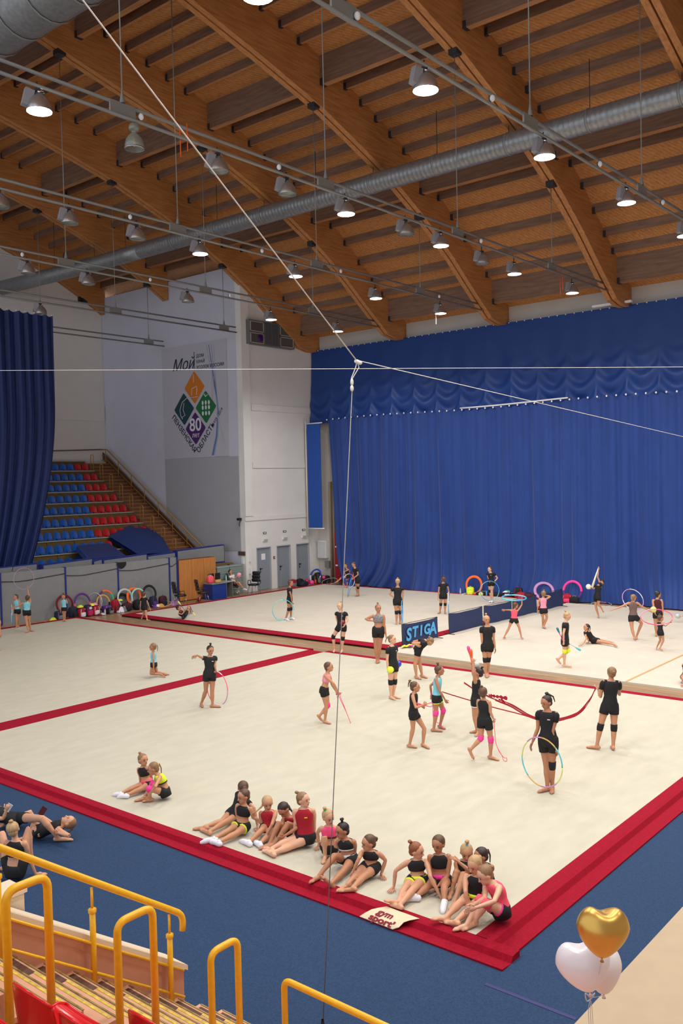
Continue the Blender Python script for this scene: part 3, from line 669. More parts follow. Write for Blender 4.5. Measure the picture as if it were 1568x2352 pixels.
# padded barrier below the stand
M_pad = mat('pad_grey', (134, 136, 138), .6, noise=.05, nscale=5, bump=.15, bscale=6); M_pblue = mat('pad_blue_edge', (28, 46, 130), .5)
PADX = [(13.0, 34.7), (16.0, 34.3), (18.9, 33.8), (21.7, 33.42), (24.2, 32.95), (26.9, 32.9), (27.36, 32.9)]
for i in range(len(PADX)-1):
    a, b = PADX[i], PADX[i+1]; v_ = 33.55-.0*i; 
    def vv(u): return 33.95-.1*(u-16) if u < 26.6 else 32.9
    p = thing('wall_pad', ((a[0]+b[0])/2, vv((a[0]+b[0])/2), FLZ), 'grey padded wall panel, %s' % ['far out of the picture on the left', 'cut by the left edge', 'behind the two girls at the left edge', 'behind the first bags', 'behind the row of sports bags', 'beside the wooden cabinet'][i], 'wall pad', 'grey wall pads under the far stand')
    va, vb_ = vv(a[0]), vv(b[0])
    mb = MB(); mb.prism([(a[0]+.03, va, FLZ), (b[0]-.03, vb_, FLZ), (b[0]-.03, vb_+.15, FLZ), (a[0]+.03, va+.15, FLZ)], (0, 0, 2.03-FLZ)); mb.build('pad', M_pad, p)
    mb = MB()
    for (u, v) in ((b[0]-.03, vb_),): mb.box((u+.03, v+.06, 1.0), (.06, .2, 2.1))
    mb.build('pad_edge', M_pblue, p)
    mb = MB(); n = 8; mb.tube([(a[0]+(b[0]-a[0])*t/n, va+(vb_-va)*t/n-.02, 1.62+.16*abs(t/n-.3)**1*1.4) for t in range(n+1)], .014, 5); mb.build('cable', M_black, p)
# second row of pads lying on top, further back
UP_ = [(17.6, 21.0, 2.18, 34.4), (21.15, 23.55, 2.17, 34.1), (23.6, 24.0, 2.14, 34.0), (24.05, 26.4, 2.16, 33.9), (26.5, 28.1, 2.14, 33.9), (28.2, 31.2, 2.26, 33.8)]
for i, (a, b, zt, v) in enumerate(UP_):
    p = thing('mat_pad', ((a+b)/2, v, 2.0), 'grey and blue folded mat, %s from the left, on top of the padded wall' % ORD[i], 'mat', 'mats lined up on the padded wall')
    tl = .03*(i % 2)
    mb = MB(); mb.prism([(a, v, 1.50), (b, v, 1.50), (b, v, zt+tl), (a, v, zt-.05)], (0, .02, 0)); mb.build('mat_face', M_pad, p)
    mb = MB(); mb.prism([(a-.05, v+.021, 1.43), (b+.05, v+.021, 1.43), (b+.05, v+.021, zt+tl+.05), (a-.05, v+.021, zt)], (0, .3, 0)); mb.build('mat_body', M_pblue, p)
# shelf supporting these mats (front of the stand)
MB().bx((15, 34.15, 1.35), (30.0, 36.2, 1.42)).build('front_platform', M_stp, st)
fs_ = tag(MB().bx((26.4, 33.35, 1.36), (31.4, 34.14, 1.425)).build('board_shelf', M_ply), 'wooden ledge under the folded mats above the cabinet', 'ledge')
for u in (26.5, 28.4, 30.2, 31.2): MB().bx((u, 33.5, FLZ), (u+.08, 33.6, 1.36)).build('ledge_post', M_ply, fs_)
# big blue mats thrown over the seats
M_mb = mat('mat_blue', (20, 48, 112), .5, noise=.05, nscale=4); M_mb2 = mat('mat_blue_light', (40, 66, 140), .5)
def slab(name, c4, th, m1, label):
    P4 = [Vector(p) for p in c4]; n = (P4[1]-P4[0]).cross(P4[3]-P4[0]).normalized()
    if n.y > 0: n = -n
    t = thing(name, P4[0], label, 'mat')
    mb = MB(); mb.prism(P4, n*(-th)); mb.build('mat_body', m1, t)
    q = [p.lerp(sum(P4, Vector())/4, .05)+n*.004 for p in P4]; mb = MB(); mb.prism(q, -n*.003); mb.build('mat_face', M_mb, t)
    return t
def sp_(x, y, v): return pl(x, y, 1, v)
slab('gym_mat', [sp_(176, 1253, 36.8), sp_(250, 1247, 37.4), sp_(288, 1276, 34.8), sp_(203, 1283, 34.6)], .25, M_mb2, 'flat blue gym mat with lighter rim lying over the lower seats')
g2 = thing('gym_mat', sp_(320, 1240, 36.5), 'large curved blue gym mat slumped over the red seats by the stairs', 'mat')
cv = [(250, 1231, 37.9), (298, 1207, 38.6), (349, 1214, 38.3), (374, 1236, 37.0), (391, 1266, 35.2)]; lo_ = [(251, 1232, 37.7), (272, 1245, 37.1), (296, 1260, 36.3), (316, 1273, 35.5), (391, 1269, 34.9)]
def g2f(s, t):
    x = s*4; i = min(3, int(x)); f_ = x-i
    A = sp_(*cv[i]).lerp(sp_(*cv[i+1]), f_); B = sp_(*lo_[i]).lerp(sp_(*lo_[i+1]), f_)
    return A.lerp(B, t)+Vector((0, 0, .12*math.sin(PI*t)*math.sin(PI*s)))
mb = MB(); mb.grid(g2f, 12, 6); mb.grid(lambda s, t: g2f(s, t)+Vector((0, .15, -.12)), 12, 6)
bd = [g2f(s/12, 0) for s in range(13)]; mb.tube([b+Vector((0, .06, -.05)) for b in bd], .05, 5); mb.build('mat_body', M_mb, g2)

# ================================================================ NEAR STAND (bottom left)
M_near = mat('near_step_paint', (214, 160, 130), .6, noise=.06, nscale=5); M_cap = mat('near_cap_cream', (226, 208, 182), .6); M_nw = mat('near_wall_peach', (196, 140, 112), .7, noise=.05, nscale=4)
M_nose = mat('nosing_brass', (150, 134, 76), .35, metal=.4, noise=.4, nscale=14); M_tape = mat('tape_yellow', (206, 186, 60), .5, noise=.35, nscale=18); M_tdk = mat('tape_worn', (88, 56, 44), .7, noise=.3, nscale=20)
VW = 6.75; VS0 = 5.32                                            # stairs run between these
ns = thing('near_stairs', (4.5, 6, 0), 'peach stairs with worn yellow nosings in the bottom left corner', 'stairs')
n_u0, n_z0 = 3.77, 1.61
for i in range(-9, 9):
    u = n_u0+.2817*i; z = n_z0-.1907*i
    if z < FLZ+.02: break
    MB().bx((u-.2817, VS0, z-.05), (u, VW, z)).build('step', M_near, ns)
    MB().bx((u-.04, VS0, z-.1907), (u-.01, VW, z-.05)).build('step_riser', M_near, ns)
    MB().bx((u-.008, VS0, z), (u+.006, VW-.02, z+.006)).build('step_nosing', M_nose, ns)
    MB().bx((u-.046, VS0+.05, z), (u-.024, VW-.4, z+.003)).build('step_tape', M_tape, ns)
    MB().bx((u-.10, VW-.40, z), (u-.03, VW-.05, z+.0045)).build('worn_patch', M_tdk, ns)
nsl = .1907/.2817
def stl(u): return n_z0-(u-n_u0)*nsl
nw_ = thing('stair_parapet', (4.5, 6.9, 0), 'peach side wall of the near stairs with a cream sloping top', 'parapet')
ue = 5.55
mb = MB(); mb.prism([(1.0, VW, FLZ), (ue, VW, FLZ), (ue, VW, stl(ue)+.30), (1.0, VW, stl(1.0)+.30)], (0, .28, 0)); mb.build('parapet_wall', M_nw, nw_)
mb = MB(); mb.prism([(1.0, VW-.03, stl(1.0)+.301), (ue+.03, VW-.03, stl(ue)+.29), (ue+.03, VW-.03, stl(ue)+.34), (1.0, VW-.03, stl(1.0)+.35)], (0, .34, 0)); mb.build('parapet_cap', M_cap, nw_)
bl = thing('wall_block', (3.6, 7.3, 0), 'tall cream wall end behind the near handrail at the left edge', 'wall')
p0 = pl(48, 2045, 1, 7.15); 
MB().bx((p0.x-1.6, 7.1, FLZ), (p0.x, 7.35, p0.z)).build('wall_body', M_cap, bl); MB().bx((p0.x-1.62, 7.08, p0.z), (p0.x+.02, 7.37, p0.z+.03)).build('wall_cap', M_cap, bl)
# handrail
hn = thing('handrail', (4.5, 6.7, 1), 'bright yellow handrail with posts along the near stairs', 'handrail')
VH = 6.66
def hp(x, y): return pl(x, y, 1, VH)
a, b = hp(0, 1952), hp(395, 2098); d_ = (b-a)
a0 = a-d_*1.2; e1 = b+Vector((.11, 0, -.03)); e2 = b+Vector((.14, 0, -.14)); e3 = b+Vector((.10, 0, -.21))
mb = MB(); mb.tube(bend([a0, b+Vector((.13, 0, -.06)), e3+Vector((.02, 0, 0))], .09), .031, 12); mb.build('rail_tube', M_yl, hn)
sl_ = d_.z/d_.x
for (x, yt) in ((210, 2038), (388, 2100), (-8, 1955)):
    t = hp(x, yt); zb = stl(t.x)-.05
    mb = MB(); mb.tube([t, t-Vector((0, 0, .2))], .012, 8); mb.lathe([(.012, .02), (.036, .01), (.036, -.02), (.026, -.03)], t-Vector((0, 0, .2)), 10); mb.tube([t-Vector((0, 0, .2)), (t.x, t.y, zb)], .026, 10); mb.build('rail_post', M_yl, hn)
for dz in (.60, .86):
    s0 = a-d_*.6-Vector((0, 0, dz*.93)); s1 = b+Vector((.12, 0, -dz)); mb = MB(); mb.tube([s0, s1], .013, 7); mb.build('rail_bar', M_yl, hn)
# guard hoops of the near stand
VG = 5.25
for i, (xa, ya, xb, yb, h) in enumerate([(12, 2047, 108, 2012, 1.3), (268, 2112, 350, 2090, 1.35), (483, 2182, 545, 2162, 1.35)]):
    A = pl(xa, ya, 1, VG); B = pl(xb, yb, 1, VG); zt = (A.z+B.z)/2; x0, x1 = A.x, B.x; q = .08
    g = thing('stair_guard', ((x0+x1)/2, VG, zt-h), 'thick yellow tube hoop beside the near stairs, %s' % ['at the left edge', 'second from the left', 'third from the left'][i], 'guard rail', 'yellow hoops of the near stand')
    pts = bend([(x0, VG, zt-h), (x0, VG, zt), (x1, VG, zt), (x1, VG, zt-h)], .085)
    mb = MB(); mb.tube(pts, .028, 12); mb.build('guard_tube', M_yl, g)
    for x in (x0, x1): mb = MB(); mb.lathe([(.05, 0), (.05, .012), (.028, .02)], (x, VG, zt-h), 10); mb.build('foot_plate', M_yl, g)
# front guard rail running to the right
A = pl(652, 2250, 1, VG); uf = A.x; zt = A.z
g = thing('front_guard_rail', (uf, VG-1.5, zt-1), 'yellow tube rail along the front of the near stand, bottom centre', 'guard rail')
mb = MB(); mb.tube(bend([(uf, VG, zt-1.1), (uf, VG, zt), (uf, -3, zt)], .08), .028, 12); mb.build('rail_tube', M_yl, g)
for v in (3.9, 2.4, .9): mb = MB(); mb.tube([(uf, v, zt-.02), (uf, v, zt-1.1)], .02, 8); mb.build('rail_post', M_yl, g)
# near stand rows with red seats (only the row ends beside the stairs are in the picture)
nst = thing('near_stand', (4, 4, 0), 'stepped platform of the near stand under the red seats', 'stand')
M_np = mat('near_platform', (150, 146, 128), .6, noise=.1, nscale=6)
nrow = []
for k in range(0, 5):
    uf_ = 2.45+.845*k; z = stl(uf_)-.05
    MB().bx((uf_-.845, -6, z-.572), (uf_, VS0-.02, z)).build('stand_row', M_near if k != 1 else M_near, nst)
    MB().bx((uf_-.03, -6, z-.04), (uf_+.012, VS0-.01, z+.006)).build('row_edge', M_nose, nst)
    nrow.append((uf_, z))
M_seat = mat('seat_red_near', (214, 10, 26), .22)
def near_seat(t, x, y, z):
    """facing +X; x,y = centre of the pan, z = platform"""
    def back(s, r_):
        a = (s-.5)*2; w_ = .22*(1-.12*max(0, r_-.6))
        return (x-.17-.04*r_+.06*(1-a*a)*-.6+.02*a*a, y+a*w_, z+.10+.36*r_*(1-.16*a*a))
    mb = MB(); mb.grid(back, 12, 8); mb.grid(lambda s, r_: Vector(back(1-s, r_))+Vector((-.022, 0, -.004)), 12, 8)
    for s_ in (0, 1): mb.tube([Vector(back(s_, r_/6))+Vector((-.011, 0, 0)) for r_ in range(7)], .013, 6)
    mb.tube([Vector(back(q_/10, 1))+Vector((-.011, 0, -.002)) for q_ in range(11)], .013, 6)
    mb.build('seat_back', M_seat, t)
    def pan(s, r_):
        a = (s-.5)*2; return (x-.2+.36*r_, y+a*.22, z+.13-.03*(1-a*a)*(1-abs(r_-.4))-.07*max(0, r_-.8)*5*.5+.012*math.sin(r_*9))
    mb = MB(); mb.grid(pan, 12, 10)
    for s_ in (0, 1): mb.tube([Vector(pan(s_, r_/6)) for r_ in range(7)], .013, 6)
    mb.tube([Vector(pan(q_/10, 1)) for q_ in range(11)], .014, 6); mb.bx((x-.16, y-.16, z+.0), (x+.16, y+.16, z+.07)); mb.build('seat_pan', M_seat, t)
    MB().box((x-.3, y-.08, z+.17), (.012, .05, .03)).build('fastener', M_dsteel, t)
for k, (uf_, z) in enumerate(nrow[:3]):
    for j in range(3):
        y = VG-.37-.5*j
        t = thing('stadium_chair', (uf_-.35, y, z), 'glossy red seat of the near stand, %s row from the back, %s from the stairs' % (ORD[k], ORD[j]), 'chair', 'glossy red seats of the near stand')
        near_seat(t, uf_-.24, y, z+.07)
# ================================================================ PEOPLE
ER = Vector((RT.x, RT.y, 0)).normalized(); EF = Vector((FW.x, FW.y, 0)).normalized(); EZ = Vector((0, 0, 1))
M_eye = mat('eye_dark', (38, 26, 22), .3); M_lip = mat('lips', (168, 84, 76), .5); M_browm = mat('brow', (84, 60, 44), .7)
SKINS = {'a': (212, 158, 126), 'b': (196, 140, 106), 'c': (180, 124, 92), 'd': (222, 172, 142)}
HAIRS = {'blond': (186, 152, 108), 'light': (140, 106, 74), 'brown': (92, 64, 46), 'dark': (46, 32, 28), 'black': (26, 20, 22), 'red': (140, 78, 44)}
CLO = {'black': (20, 20, 24), 'red': (168, 14, 40), 'pink': (238, 74, 126), 'lpink': (244, 150, 176), 'hot': (244, 66, 158), 'lime': (214, 238, 50), 'turq': (130, 204, 220), 'yellow': (232, 244, 60),
       'white': (226, 224, 232), 'maroon': (72, 22, 34), 'taupe': (116, 92, 88), 'navy': (28, 34, 60), 'leopard': (96, 96, 104), 'orange': (244, 96, 30), 'green': (60, 190, 110), 'blue': (40, 70, 190), 'mint': (150, 220, 200), 'coral': (250, 92, 112)}
def skm(k): return mat('skin_'+k, SKINS[k], .55, noise=.04, nscale=9)
def hrm(k): return mat('hair_'+k, HAIRS[k], .5, noise=.22, nscale=60, stretch=(1, 1, .2))
def clm(k): return mat('cloth_'+k, CLO[k], .8, noise=.06, nscale=12) if k != 'leopard' else mat('cloth_leopard', (128, 128, 134), .8, noise=.85, nscale=45)
PEND = []
def lin(a, b, t): return a+(b-a)*t
def person(label, head, neck, hip, r, l, kr, kl, f=0, hf=None, S=None, skin='b', hair='brown', hs='bun', tie=None, tail=None, top=('tank', 'black'), shorts='black', band=None, hem=None, pads=None, padr=None, padl=None, socks=None,
           sit=False, root=None, fv=None, tilt=0, bend=0, gz=0, hands=('relax', 'relax'), trim=None, wb=None, long=0, nm='person', bunp=None, clampd=.22, shoes=None, headoff=0, group=None, slog=None):
    """head, neck, hip: pixels; r / l: [elbow, wrist(, fingertips)]; kr / kl: [knee, ankle, toe] of the person's own right / left"""
    hf = f if hf is None else hf
    def fdir(a): a = math.radians(a); return ER*math.sin(a)-EF*math.cos(a)
    S0 = S or 1.3
    ah = .055*S0/1.3
    # ground contacts
    G = []
    for leg in (kr, kl):
        for i, hgt in ((1, ah+gz), (2, .02+gz)):
            if len(leg[i]) == 2: G.append(depth_of(fl(leg[i][0], leg[i][1], hgt)))
    if sit: D0 = depth_of(fl(hip[0], hip[1], .095*S0+gz)) if len(hip) == 2 else depth_of(fl(hip[0], hip[1], hip[2]))
    elif root: D0 = root
    else: D0 = sum(G)/len(G)
    if S is None:
        by = max(kr[2][1] if len(kr[2]) == 2 else 0, kl[2][1] if len(kl[2]) == 2 else 0)
        S = abs(by-head[1])*D0/FPX/.935; S = max(1.08, min(1.72, S))
    def gp(p, hgt, free=sit):
        q = fl(p[0], p[1], hgt+gz); d = depth_of(q)
        if not free: d = max(D0-clampd, min(D0+clampd, d)); q = at(p[0], p[1], d); q.z = hgt+gz
        return q
    HP = at(hip[0], hip[1], D0); NK = at(neck[0], neck[1], D0+(neck[2] if len(neck) > 2 else 0))
    HD = at(head[0], head[1], depth_of(NK)+(head[2] if len(head) > 2 else 0))
    F = fdir(f) if fv is None else (ER*fv[0]+EF*fv[1]+EZ*fv[2]).normalized()
    T = (NK-HP); Lt = T.length; T.normalize()
    side = F.cross(T)
    if side.length < .2: side = F.cross(EZ)
    side.normalize(); Fr = T.cross(side).normalized()             # side = own right, Fr = front
    sh = {}; 
    sw_ = .098*S; hw = .052*S
    SHr = NK+side*sw_-T*.028*S; SHl = NK-side*sw_-T*.028*S
    Hr = HP+side*hw; Hl = HP-side*hw
    def limb_arm(sh_, a):
        e, w_ = a[0], a[1]; ds = depth_of(sh_)
        if len(w_) > 2 and w_[2] == 'g': W = fl(w_[0], w_[1], .035+gz)
        else: W = at(w_[0], w_[1], ds+(w_[2] if len(w_) > 2 else 0))
        E_ = at(e[0], e[1], (ds+depth_of(W))/2+(e[2] if len(e) > 2 else 0))
        if len(a) > 2: tp = at(a[2][0], a[2][1], depth_of(W)+(a[2][2] if len(a[2]) > 2 else 0)); hd = (tp-W).normalized()
        else: hd = (W-E_).normalized()
        if len(w_) > 2 and w_[2] == 'g': o2 = (sh_-HP); o2.z = 0; f2 = Vector((Fr.x, Fr.y, 0)); hd = (o2.normalized()*.5+f2.normalized()*.6-EF*.3+EZ*-.1).normalized()
        return [sh_, E_, W, hd]
    AR = limb_arm(SHr, r); AL = limb_arm(SHl, l)
    def limb_leg(h_, k):
        kn, an, to = k
        A = gp(an, ah) if len(an) == 2 else at(an[0], an[1], D0+an[2])
        K = at(kn[0], kn[1], (depth_of(h_)+depth_of(A))/2+(kn[2] if len(kn) > 2 else 0))
        Tt = gp(to, .018) if len(to) == 2 else at(to[0], to[1], depth_of(A)+to[2])
        if (Tt-A).length > .17*S: Tt = A+(Tt-A).normalized()*.165*S
        elif (Tt-A).length < .10*S:
            dd = (Tt-A); dd = dd+Fr*.06*S if len(to) == 2 else dd; dz = dd.z; dd = dd.normalized()*.13*S; Tt = A+dd
            if len(to) == 2: Tt.z = .018+gz
        return [h_, K, A, Tt]
    LR = limb_leg(Hr, kr); LL = limb_leg(Hl, kl)
    hh = .142+.052*S if S < 1.5 else .16+.038*S
    org = Vector(((LR[2].x+LL[2].x)/2, (LR[2].y+LL[2].y)/2, gz)) if not sit else Vector((HP.x, HP.y, gz))
    t = thing(nm, org, label, 'person', group)
    # ---- torso rings
    rings = [(-.16, .074, .058), (-.05, .088, .064), (.08, .089, .064), (.22, .078, .056), (.38, .066, .048), (.55, .074, .052), (.72, .083, .056), (.86, .086, .052), (.94, .072, .044), (1.0, .04, .036), (1.06, .030, .031)]
    def cpos(tt): return lin(HP, NK, tt)-Fr*(bend*4*tt*(1-tt) if 0 < tt < 1 else 0)
    def ring(tt, mg=0, wmul=1):
        wc = 1
        if wmul < 0: wc = -wmul; wmul = 1
        ts = [q[0] for q in rings]; a = float(np.interp(tt, ts, [q[1] for q in rings]))*S*wmul+mg; b = float(np.interp(tt, ts, [q[2] for q in rings]))*S+mg
        c = cpos(tt); return [c+side*max(-a*wc, min(a*wc, a*math.cos(x)))+Fr*(b*math.sin(x)) for x in [2*PI*k/16 for k in range(16)]]
    def loft(mb, tl, mg=0, wm=None):
        vs = []; 
        for i, tt in enumerate(tl): vs += ring(tt, mg if not isinstance(mg, list) else mg[i], wm[i] if wm else 1)
        n = 16; L = len(tl); fs = [(i*n+k, i*n+(k+1) % n, (i+1)*n+(k+1) % n, (i+1)*n+k) for i in range(L-1) for k in range(n)]
        fs.append(tuple(range(n))[::-1]); fs.append(tuple(range((L-1)*n, L*n))); mb.add(vs, fs, True)
    b = MB(); loft(b, [q[0] for q in rings])
    nb = cpos(1.0); hdir = (HD-NK).normalized()
    hF = fdir(hf); th = math.radians(tilt)
    hF = (hF*math.cos(th)-EZ*math.sin(th)).normalized() if fv is None or hf != f else F
    hU = hdir-hF*hdir.dot(hF)
    if hU.length < .3: hU = EZ-hF*EZ.dot(hF)
    hU = (hU.normalized()+(EZ-hF*EZ.dot(hF)).normalized()*.6).normalized() if fv is None else hU.normalized()
    hS = hF.cross(hU).normalized()
    HM = Matrix((hS, hF, hU)).transposed()
    def hpnt(x, y, z): return HD+HM @ Vector((x*hh, y*hh, z*hh))
    b.capsule([nb-T*.03*S, lin(nb, HD, .45), hpnt(0, -.08, -.15)], [.034*S, .029*S, .032*S], 10)
    for A, K in ((AR, 1), (AL, -1)):
        sd = side*K
        b.capsule([A[0]-sd*.012*S, lin(A[0], A[1], .35), A[1], lin(A[1], A[2], .3), A[2]], [.029*S, .027*S, .0205*S, .0215*S, .0145*S], 10)
        if A[2] is not None:
            pc = A[2]+A[3]*.035*S; px_ = A[3]; pz = sd-px_*sd.dot(px_); pz = pz.normalized() if pz.length > .1 else EZ
            py = px_.cross(pz); PM = Matrix((px_, py, pz)).transposed(); b.ellip(pc, .034*S, .023*S, .012*S, M=PM, nu=10, nv=6)
    for Lg in (LR, LL):
        b.capsule([lin(Lg[0], Lg[1], .0)+T*.01, lin(Lg[0], Lg[1], .3), lin(Lg[0], Lg[1], .8), Lg[1], lin(Lg[1], Lg[2], .3), lin(Lg[1], Lg[2], .7), Lg[2]], [.05*S, .051*S, .037*S, .034*S, .035*S, .024*S, .0215*S], 12)
        ft = Lg[3]-Lg[2]; fd = ft.normalized(); heel = Lg[2]-(fd*.028*S)+Vector((0, 0, -.018*S if abs(fd.z) < .7 else 0))
        b.capsule([heel, lin(Lg[2], Lg[3], .45)+Vector((0, 0, -.006)), Lg[3]], [.024*S, .023*S, .014*S], 8)
        b.ellip(lin(Lg[2], Lg[3], .78), .03*S, .03*S, .014*S, nu=8, nv=5)
    # ---- head
    b.ellip(hpnt(0, -.05, .10), .385*hh, .46*hh, .41*hh, M=HM, nu=16, nv=12)
    b.ellip(hpnt(0, .09, -.17), .27*hh, .30*hh, .33*hh, M=HM, nu=14, nv=10)
    b.ellip(hpnt(0, .30, -.36), .11*hh, .09*hh, .09*hh, M=HM, nu=8, nv=6)
    b.capsule([hpnt(0, .37, .06), hpnt(0, .46, -.10)], [.035*hh, .06*hh], 8)
    for s_ in (-1, 1): b.ellip(hpnt(.37*s_, -.04, -.04), .05*hh, .09*hh, .12*hh, M=HM, nu=8, nv=6)
    vx = .0105 if D0 < 16 else (.0125 if D0 < 26 else .015)
    me = b.mesh('body', skm(skin)); ob = bpy.data.objects.new('body', me); COL.objects.link(ob)
    md = ob.modifiers.new('r', 'REMESH'); md.mode = 'VOXEL'; md.voxel_size = vx; md.use_smooth_shade = True
    sm = ob.modifiers.new('s', 'SMOOTH'); sm.factor = .5; sm.iterations = 2
    # ---- fingers, face details (kept on the same body mesh)
    ex = MB()
    for A, K, hp_ in ((AR, 1, hands[0]), (AL, -1, hands[1])):
        px_ = A[3]; sd = side*K; pz = sd-px_*sd.dot(px_); pz = pz.normalized() if pz.length > .1 else EZ
        if hp_ == 'flat': pz = EZ-px_*EZ.dot(px_); pz = pz.normalized() if pz.length > .1 else sd; 
        py = px_.cross(pz); curl = {'relax': .35, 'flat': .05, 'grip': 1.25, 'open': .1}[hp_]; pz2 = -pz
        base = A[2]+px_*.05*S
        for q, ln in enumerate((.040, .046, .043, .034)):
            o_ = py*((q-1.5)*.0115*S); a0 = base+o_; ln *= S; dirs = []; p = a0; pts = [a0-px_*.012]; 
            for j in range(3):
                an = curl*(j+.6); d_ = px_*math.cos(an)+pz2*math.sin(an)+py*(q-1.5)*(.12 if hp_ in ('flat', 'open') else .02); p = p+d_*ln*.42; pts.append(p.copy())
            ex.tube(pts, [.0058*S, .0056*S, .005*S, .0042*S], 6)
        tb = A[2]+px_*.02*S-py*.016*S*K; ex.tube([tb, tb+(px_*.6-py*K*.8)*.02*S, tb+(px_*1.0-py*K*.8+pz2*curl*.5)*.034*S], [.0075*S, .0065*S, .005*S], 6)
    for s_ in (-1, 1):
        ex.m = 1; ex.ellip(hpnt(.155*s_, .365, .035), .052*hh, .03*hh, .03*hh, M=HM, nu=8, nv=6)
        ex.m = 3; ex.tube([hpnt(.07*s_, .40, .125), hpnt(.16*s_, .385, .145), hpnt(.24*s_, .33, .12)], .014*hh, 4)
    ex.m = 2; ex.ellip(hpnt(0, .385, -.235), .085*hh, .03*hh, .028*hh, M=HM, nu=8, nv=6); ex.m = 0
    PEND.append((ob, ex, t, skm(skin)))
    # ---- hair
    H = MB(); H.ellip(hpnt(0, -.115, .155), .405*hh, .44*hh, .405*hh, M=HM, nu=16, nv=12); H.ellip(hpnt(0, -.26, -.08), .31*hh, .25*hh, .30*hh, M=HM, nu=12, nv=8)
    bp_ = bunp or (0, -.2, .62)
    if hs in ('bun', 'high'):
        z_ = .62 if hs == 'bun' else .72; bc = hpnt(bp_[0], bp_[1], bp_[2] if bunp else z_)
        root_ = hpnt(bp_[0]*.7, bp_[1]*.75, .45)
        H.tube([root_, bc], [.09*hh, .08*hh], 8)
        for k in range(5): a_ = k*1.26; H.ellip(bc+HM @ Vector((math.cos(a_)*.05*hh, math.sin(a_)*.05*hh, .02*hh*math.sin(k*2.3))), .10*hh, .10*hh, .09*hh, M=HM, nu=8, nv=6)
    if hs == 'low': 
        bc = hpnt(0, -.55, .12)
        for k in range(5): a_ = k*1.26; H.ellip(bc+HM @ Vector((math.cos(a_)*.06*hh, .03*hh*math.sin(k*2.3), math.sin(a_)*.06*hh)), .13*hh, .11*hh, .12*hh, M=HM, nu=8, nv=6)
    if hs in ('pony', 'tail') or tail:
        if tail:
            q0 = hpnt(0, -.5, .1) if hs != 'high' else bc; pts = [q0]+[at(x, y, depth_of(HD)+(o_[0] if o_ else 0)) for x, y, *o_ in tail]
        else:
            q0 = hpnt(0, -.5, .25); pts = [hpnt(0, -.42, .25), hpnt(0, -.60, .22), hpnt(0, -.68, -.05)-EZ*.02, hpnt(0, -.60, -.35)-EZ*.05]
        n = len(pts); H.tube(pts, [.10*hh]+[.085*hh*(1-.6*i/(n-1)) for i in range(1, n)], 8)
    ho = H.build('hair', hrm(hair), t)
    if tie:
        c0 = hpnt(bp_[0]*.85, bp_[1]*.85, .53) if hs in ('bun', 'high') else hpnt(0, -.52, .18)
        q = MB(); ax = HM @ Vector((0, 0, 1)) if hs in ('bun', 'high') else HM @ Vector((0, 1, 0))
        u_ = ax.orthogonal().normalized(); v_ = ax.cross(u_); q.tube([c0+(u_*math.cos(2*PI*k/10)+v_*math.sin(2*PI*k/10))*.10*hh for k in range(10)], .035*hh, 6, closed=True); q.build('hair_tie', clm(tie), ho)
    # ---- clothes
    ts, tc = top; mg = .013 if S < 1.5 else .015; c = MB()
    lo_t = {'tank': -.04, 'tee': -.08, 'crop': .50, 'leotard': -.14}[ts]
    if ts in ('tank', 'crop', 'leotard'):
        tl = [q for q in (-.14, -.04, .08, .22, .38, .50, .62, .74) if q >= lo_t]; n_ = len(tl)
        loft(c, tl+[.80, .87, .93, .965, .985], [mg]*n_+[mg, mg+.002, mg+.003, mg+.003, mg], [-1]*n_+[-.97, -.80, -.72, -.74, -.74])
    else:
        tl = [q for q in (-.14, -.08, .08, .22, .38, .55, .72, .86, .92, .965) if q >= lo_t]; loft(c, tl, [mg+.003]*(len(tl)-1)+[mg-.002], [1]*(len(tl)-1)+[.8])
        for A in (AR, AL):
            q0 = lin(A[0], NK, .5)-T*.012*S; q2 = lin(A[0], A[1], .16); cs = [q0*(1-k)**2+A[0]*2*k*(1-k)+q2*k*k for k in (0, .25, .5, .75, 1)]
            c.tube(cs+[lin(A[0], A[1], .44)], [.028*S, .032*S, .0348*S, .0360*S, .036*S, .0345*S], 10)
    co = c.build('shirt' if ts == 'tee' else {'tank': 'tank_top', 'crop': 'crop_top', 'leotard': 'leotard'}[ts], clm(tc), t)
    if trim:
        q = MB(); loft(q, [lo_t-.005, lo_t+.05], mg+.003); loft(q, [.955, .972], mg+.003, [.74, .70]); q.build('trim', clm(trim), co)
    if slog: 
        q = MB(); c_ = cpos(.74)+Fr*(.054*S+mg+.004)+side*(-.02*S if slog[1] == 0 else slog[1]*S); q.box(c_, (.03*S, .006, .008*S), M=Matrix((side, Fr, T)).transposed()); q.build('chest_mark', clm(slog[0]), co)
    c = MB(); loft(c, [-.20, -.12, .0, .1, .20], [mg+.006, mg+.008, mg+.005, mg+.002, mg-.001])
    lf = .36+long
    for Lg in (LR, LL): c.tube([lin(Lg[0], Lg[1], q_)+(T*.01) for q_ in (-.235, -.19, -.11, 0)]+[lin(Lg[0], Lg[1], .15), lin(Lg[0], Lg[1], lf)], [.018*S, .039*S, .053*S, .058*S, .061*S, .0585*S], 12)
    so = c.build('shorts', clm(shorts), t)
    if band: q = MB(); loft(q, [.13, .27], mg+.004); q.build('waistband', clm(band), so)
    if hem: 
        q = MB()
        for Lg in (LR, LL): q.tube([lin(Lg[0], Lg[1], lf-.05), lin(Lg[0], Lg[1], lf+.01)], [.0595*S, .0600*S], 12)
        q.build('hem', clm(hem), so)
